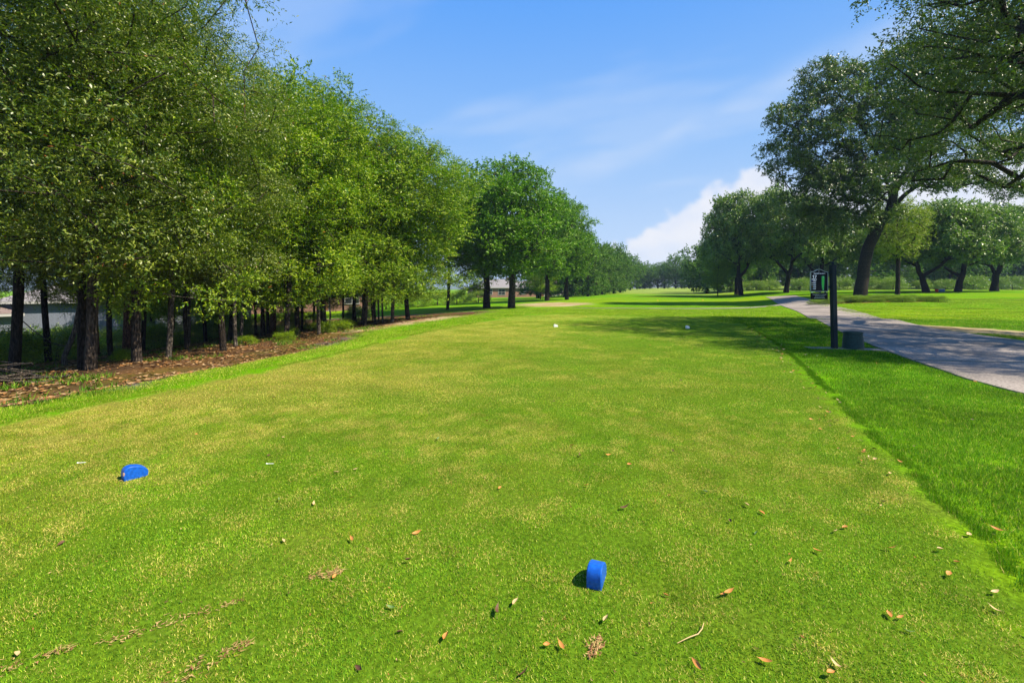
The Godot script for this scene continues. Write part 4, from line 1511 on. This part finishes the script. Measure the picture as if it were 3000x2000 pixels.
	for q in [[-15.6, 17.0, 12.0], [-13.9, 16.4, 11.5], [-19.5, 26.0, 13.0], [-12.6, 24.0, 12.5]]:
		plant("pine_tree", PN, q[0], q[1], q[2], rng.randf() * TAU, 1.0, M.bark_pine, md, "slender pine with a reddish trunk inside the wood", "tree", "reddish pines inside the wood")
	for q in [[-9.2, 26.8], [-9.6, 27.4], [-8.9, 27.0], [-10.1, 27.2], [-9.0, 22.4], [-12.4, 22.8], [-11.6, 20.6], [-7.5, 26.4], [-7.6, 25.3], [-8.5, 20.0], [-13.0, 13.9], [-11.0, 15.4], [-10.4, 17.4], [-11.6, 12.4], [-9.6, 15.8], [-13.4, 15.2], [-10.6, 19.2], [-11.4, 24.6], [-9.9, 28.6], [-8.2, 28.0], [-12.8, 18.0], [-14.2, 20.0]]:
		var pale := rng.randf() < 0.4
		plant("sapling", SP[rng.randi() % 2], q[0], q[1], rng.randf_range(5.0, 7.5), rng.randf() * TAU, rng.randf_range(0.8, 1.2), M.bark_pale if pale else M.bark_dark, md, "thin young tree with a pale stem among the larger trunks" if pale else "thin young tree with a dark stem among the larger trunks", "sapling", "thin pale stems inside the wood" if pale else "thin dark stems inside the wood")
	# small tree with a forked pale trunk
	var crape := tree({"seed": 170, "trunk": [Vector3(0, 0, 0), Vector3(0, 0.35, 0), Vector3(0.2, 0.9, 0), Vector3(0.35, 1.7, 0)], "trunk_nodes": 7, "forks": [[2, [Vector3(-0.35, 0.75, 0), Vector3(-0.85, 1.35, 0.1), Vector3(-1.1, 1.7, 0.1)]]], "r0": 0.06, "lobes": bumpy(Vector3(0.3, 2.3, 0), Vector3(0.9, 0.8, 0.8), 4, 0.35, 450), "clumps": 14, "size": 0.5, "gap": 0.4, "set": yellow_set, "h": 3.0, "limbs": 2, "bare": 4, "flare": 0.2})
	plant("small_tree", crape, -12.2, 12.4, 3.0, 0.3, 1.0, M.bark_pale, M.leaf_yellow, "small yellowish tree with a pale V-shaped trunk behind the brush pile", "tree")
	# far row on the left, running away
	rng.seed = 623
	var far_row := [[9.5, 84], [6.0, 92], [12.0, 90], [14.6, 86], [9.5, 104], [17.5, 97], [14.5, 112], [21.0, 104], [18.0, 122], [24.5, 113], [22.5, 132], [28.5, 124], [27.5, 145], [33.0, 137], [33.5, 158], [38.0, 150], [39.0, 172]]
	for q in far_row:
		plant("tree_in_row", FT[rng.randi() % 4], q[0] + rng.randf_range(-1, 1), q[1], rng.randf_range(10.2, 13.2) * (1.0 if q[1] < 120 else 0.92), rng.randf() * TAU, rng.randf_range(0.85, 1.1), M.bark_dark, M.leaf_far, "dark green tree in the long row running to the horizon", "tree", "row of trees beyond the round oak")
	for i in 34:
		var x := 36.0 + i * 2.5 + rng.randf_range(-1.5, 1.5)
		plant("distant_tree", FT[rng.randi() % 4], x, 186.0 + rng.randf_range(-8, 14), rng.randf_range(8.5, 12.0) + (3.0 if i == 12 else 0.0), rng.randf() * TAU, rng.randf_range(0.9, 1.25), M.bark_dark, M.leaf_far, "distant tree closing the end of the fairway", "tree", "trees closing the end of the fairway")
	# --- right side: the great oak
	rng.seed = 700
	var lo := []
	for q in [[-8.2, 13.2, 0, 1.7, 1.5], [-7.6, 16.2, 0.5, 1.8, 1.3], [-5.6, 18.4, -0.5, 1.8, 1.3], [-3.6, 20.4, 0, 1.9, 1.2], [-5.4, 14.8, 1.5, 1.7, 1.2], [-2.6, 17.4, 1.0, 2.2, 1.4], [-3.0, 13.6, -1.0, 2.4, 1.6], [-5.0, 11.0, 0, 2.1, 1.4], [-1.4, 10.2, 1.5, 2.4, 1.5], [-2.6, 8.0, 0, 2.0, 1.2], [0.4, 7.2, 1.6, 1.8, 1.0], [1.4, 13.4, 1.0, 2.6, 1.8], [0.4, 20.6, -0.5, 2.2, 1.3], [1.0, 17.0, 0, 2.4, 1.5], [4.2, 18.0, 1.0, 2.5, 1.5], [4.6, 21.4, 0, 2.3, 1.3], [8.2, 20.2, 0, 2.6, 1.5], [8.6, 23.0, 0, 2.2, 1.2], [11.5, 22.0, 0.5, 2.6, 1.5], [5.4, 14.0, -1.0, 2.3, 1.4], [9.0, 16.4, 1.0, 2.6, 1.4], [12.6, 17.8, 0, 2.6, 1.5], [15.5, 19.6, 0, 2.4, 1.5], [13.0, 13.2, 1.0, 2.6, 1.2], [16.0, 14.6, 0, 2.4, 1.3], [9.6, 11.2, -1.0, 2.3, 0.9], [5.8, 10.6, 1.5, 1.9, 0.9], [14.0, 10.2, 0, 2.2, 0.9], [2.6, 10.4, -2.0, 2.0, 1.3], [-0.6, 12.0, -2.5, 2.4, 2.0], [-6.2, 8.8, 0.5, 1.9, 1.2], [-4.2, 6.6, 0.6, 1.7, 0.9], [-1.4, 6.4, 1.0, 1.6, 0.8], [4.0, 15.8, 2.0, 2.2, 1.5], [7.4, 17.8, -1.5, 2.2, 1.4]]:
		lo.append([Vector3(q[0] * (0.86 if q[0] < 0.0 else 1.0), q[1], q[2]), Vector3(q[3], q[4], q[3] * 1.15) * 1.12])
	var great := tree({"seed": 701, "trunk": [Vector3(0, 0, 0), Vector3(0.2, 2.0, 0), Vector3(0.75, 4.6, 0), Vector3(1.9, 7.0, 0), Vector3(2.9, 9.2, 0.2), Vector3(3.3, 13.5, 0)], "trunk_nodes": 16,
		"forks": [[9, [Vector3(4.8, 10.2, 0.4), Vector3(8.2, 12.1, 0.6), Vector3(12.2, 13.0, 0.8), Vector3(15.4, 14.4, 0.6)]], [11, [Vector3(5.4, 12.6, -0.5), Vector3(9.0, 16.0, -0.4), Vector3(12.4, 19.6, -0.2)]], [7, [Vector3(0.4, 8.4, 0.4), Vector3(-2.0, 11.4, 0.3), Vector3(-5.0, 13.6, 0.4), Vector3(-7.4, 15.2, 0.4)]], [10, [Vector3(1.2, 12.4, 0.8), Vector3(-0.8, 16.4, 0.6), Vector3(-2.6, 19.2, 0.2)]], [12, [Vector3(3.4, 16.0, 0), Vector3(4.4, 19.6, 0.4)]]],
		"r0": 0.46, "lobes": lo, "clumps": 820, "size": 1.12, "gap": 0.64, "shell": 0.75, "floor": 5.2, "set": live_set, "h": 22.0, "limbs": 8, "flare": 0.4, "bare": 5})
	plant("great_oak_tree", great, 32.6, 42.6, 22.4, 0.0, 1.0, M.bark_oak, M.leaf_dark, "great leaning live oak with a mulch bed round its foot", "tree")
	# the oak whose branches reach over the cart path and shade it
	var lo2 := bumpy(Vector3(0, 10.0, 0), Vector3(7.2, 3.6, 7.2), 20, 0.27, 702)
	lo2.append([Vector3(-5.6, 7.4, 1.5), Vector3(2.2, 1.3, 2.6)])
	for q in [[-4.6, 12.2, -3.0, 2.4], [-4.0, 10.0, -5.5, 2.2], [-1.5, 11.6, -7.5, 2.4], [-5.6, 12.4, -4.6, 1.8], [1.0, 12.4, -9.0, 2.5], [-3.0, 8.4, -7.6, 1.9], [0.2, 9.4, -9.6, 2.1], [-2.6, 13.4, -5.6, 2.2], [2.4, 10.4, -8.0, 2.4], [1.5, 8.2, -11.0, 2.0], [4.0, 8.6, -11.5, 2.2], [3.0, 6.8, -9.0, 1.6], [-1.0, 7.2, -10.0, 1.6]]:
		lo2.append([Vector3(q[0], q[1], q[2]), Vector3(q[3], q[3] * 0.62, q[3])])
	var over := tree({"seed": 703, "trunk": [Vector3(0, 0, 0), Vector3(0.1, 2.0, 0), Vector3(-0.3, 4.2, 0), Vector3(-0.6, 9.5, 0)], "forks": [[5, [Vector3(-2.2, 5.6, -0.5), Vector3(-4.6, 7.6, -1.0), Vector3(-6.4, 8.8, -1.4)]], [6, [Vector3(-1.8, 7.2, -2.0), Vector3(-3.0, 9.2, -4.2), Vector3(-2.6, 10.6, -7.0)]], [7, [Vector3(0.2, 8.0, -2.6), Vector3(0.6, 9.8, -6.0), Vector3(1.0, 11.2, -9.0)]], [5, [Vector3(2.2, 6.0, 1.0), Vector3(4.6, 8.0, 1.6)]], [6, [Vector3(0.4, 7.0, 2.6), Vector3(0.8, 9.0, 4.8)]]], "r0": 0.55, "lobes": lo2, "clumps": 640, "size": 1.08, "gap": 0.68, "shell": 0.6, "floor": 4.6, "set": reach_set, "h": 13.5, "limbs": 7, "flare": 0.45, "bare": 4})
	plant("shade_oak_tree", over, 20.2, 11.2, 13.8, 0.0, 1.0, M.bark_oak, M.leaf_dark, "live oak spreading its branches over the bend of the cart path", "tree")
	# live oaks and others behind
	var back := [
		["live_oak_tree", LO[0], 35.5, 70.5, 16.0, 0.4, 0.62, M.bark_dark, M.leaf_dark, "grey-green live oak where the cart path vanishes"],
		["live_oak_tree", LO[1], 39.5, 65.5, 15.2, 2.2, 0.62, M.bark_dark, M.leaf_dark, "live oak with a thick trunk behind the sign"],
		["oak_tree", C[0], 38.5, 78.0, 13.5, 1.0, 0.9, M.bark_dark, M.leaf_mid, "oak with a thin trunk behind the grey-green live oak"],
		["oak_tree", D[1], 33.5, 74.0, 10.0, 2.4, 0.9, M.bark, M.leaf_mid, "lower oak at the outer edge of the group where the path vanishes"],
		["live_oak_tree", LO[0], 46.5, 69.0, 13.5, 3.3, 0.75, M.bark_dark, M.leaf_dark, "live oak seen past the great oak's trunk"],
		["yellow_tree", YT, 44.5, 52.5, 12.2, 0.6, 0.85, M.bark_dark, M.leaf_yellow, "yellow-green tree beneath the great oak's long limbs"],
		["live_oak_tree", LO[1], 56.0, 61.5, 12.2, 5.4, 0.9, M.bark_dark, M.leaf_dark, "upright live oak beside the red bucket"],
		["live_oak_tree", LO[0], 60.6, 61.8, 12.0, 2.95, 0.95, M.bark_dark, M.leaf_dark, "leaning live oak with a forked trunk beside the cooler box"],
		["live_oak_tree", LO[1], 70.0, 66.0, 13.0, 1.2, 0.95, M.bark_dark, M.leaf_dark, "live oak beyond the leaning forked one"],
	]
	for q in back:
		plant(q[0], q[1], q[2], q[3], q[4], q[5], q[6], q[7], q[8], q[9], "tree", "trees on the right side of the hole")
	rng.seed = 640
	for i in 32:
		var f := i / 31.0
		plant("background_tree", FT[rng.randi() % 4], 44.0 + f * 110.0 + rng.randf_range(-2, 2), 112.0 + rng.randf_range(-14, 14), rng.randf_range(11.0, 16.0), rng.randf() * TAU, rng.randf_range(0.95, 1.25), M.bark_dark, M.leaf_far, "dim tree in the belt far behind the live oaks", "tree", "belt of trees behind the live oaks")
	# shrubs
	rng.seed = 650
	var cs := []
	var sz := []
	for i in 26:
		cs.append(Vector3(0, 0.3, 0) + rdir() * Vector3(0.65, 0.42, 0.65))
		sz.append(0.42)
	var bush_mesh := crown_mesh(cs, sz, mid_set)
	M.stem_mesh = lathe(PackedVector2Array([Vector2(0.04, -0.05), Vector2(0.025, 0.35), Vector2(0, 0.45)]), 7)
	for q in [[-17.0, 14.5, 1.6], [-18.6, 16.5, 1.4], [-15.4, 13.2, 1.1], [-21.0, 21.0, 1.7], [-18.2, 22.5, 1.3], [-20.2, 26.0, 1.6], [-16.0, 28.5, 1.4], [-13.4, 29.5, 1.3], [-24.0, 24.0, 1.7], [-17.2, 34.0, 1.6], [-13.0, 38.5, 1.5], [-10.6, 31.0, 0.9], [-22.4, 34.5, 1.8], [-24.5, 19.5, 1.6], [-20.5, 17.6, 1.3], [-26.0, 25.5, 2.0], [-23.5, 27.5, 1.8], [-28.5, 28.0, 2.2], [-21.5, 29.5, 1.7], [-19.5, 31.5, 1.8], [-13.5, 62.0, 2.2], [-10.5, 64.0, 2.4], [-8.0, 66.0, 2.2], [-15.5, 56.0, 2.4], [-5.0, 68.0, 2.0], [-12.0, 58.0, 1.8]]:
		bush("shrub", bush_mesh, q[0], q[1], Vector3(q[2] * 1.15, q[2], q[2] * 1.15), M.leaf_dark if q[1] < 50.0 else M.leaf_mid, "dark rounded shrub in the undergrowth of the wood" if q[1] < 50.0 else "mid green bush on the lawn behind the round headed oak", "shrubs in the wood" if q[1] < 50.0 else "bushes on the lawn behind the round headed oak")
	for q in [[-9.4, 22.6, 0.55], [-8.8, 24.0, 0.5], [-9.9, 20.0, 0.5], [-8.0, 20.9, 0.6], [-8.6, 17.2, 0.4], [-11.2, 13.2, 0.35], [-9.6, 16.4, 0.35]]:
		bush("weed_bush", bush_mesh, q[0], q[1], Vector3(q[2] * 1.3, q[2], q[2] * 1.3), M.leaf_bright, "knee-high bright green bush at the foot of the trunks", "bushes at the wood edge")
	for i in 40:
		var a := rng.randf() * TAU
		var p := (Vector2(cos(a) * 4.6, sin(a) * 2.1) * sqrt(rng.randf())).rotated(-0.25)
		if Vector2(29.5 + p.x, 36.6 + p.y).distance_to(Vector2(32.6, 42.6)) < 1.2: continue
		var sc := rng.randf_range(0.3, 0.62)
		bush("bed_plant", bush_mesh, 29.2 + p.x, 36.4 + p.y, Vector3(sc * 1.6, sc, sc * 1.6), M.leaf_bright if i % 3 else M.leaf_dark, "low leafy plant in the mulch bed under the great oak", "plants in the mulch bed")
	for i in 26:
		bush("far_bush", bush_mesh, 48.0 + i * 3.1, 94.0 + rng.randf_range(-6, 6), Vector3.ONE * rng.randf_range(1.8, 3.4), M.leaf_dark, "dark bush at the foot of the far belt of trees", "bushes under the far belt")
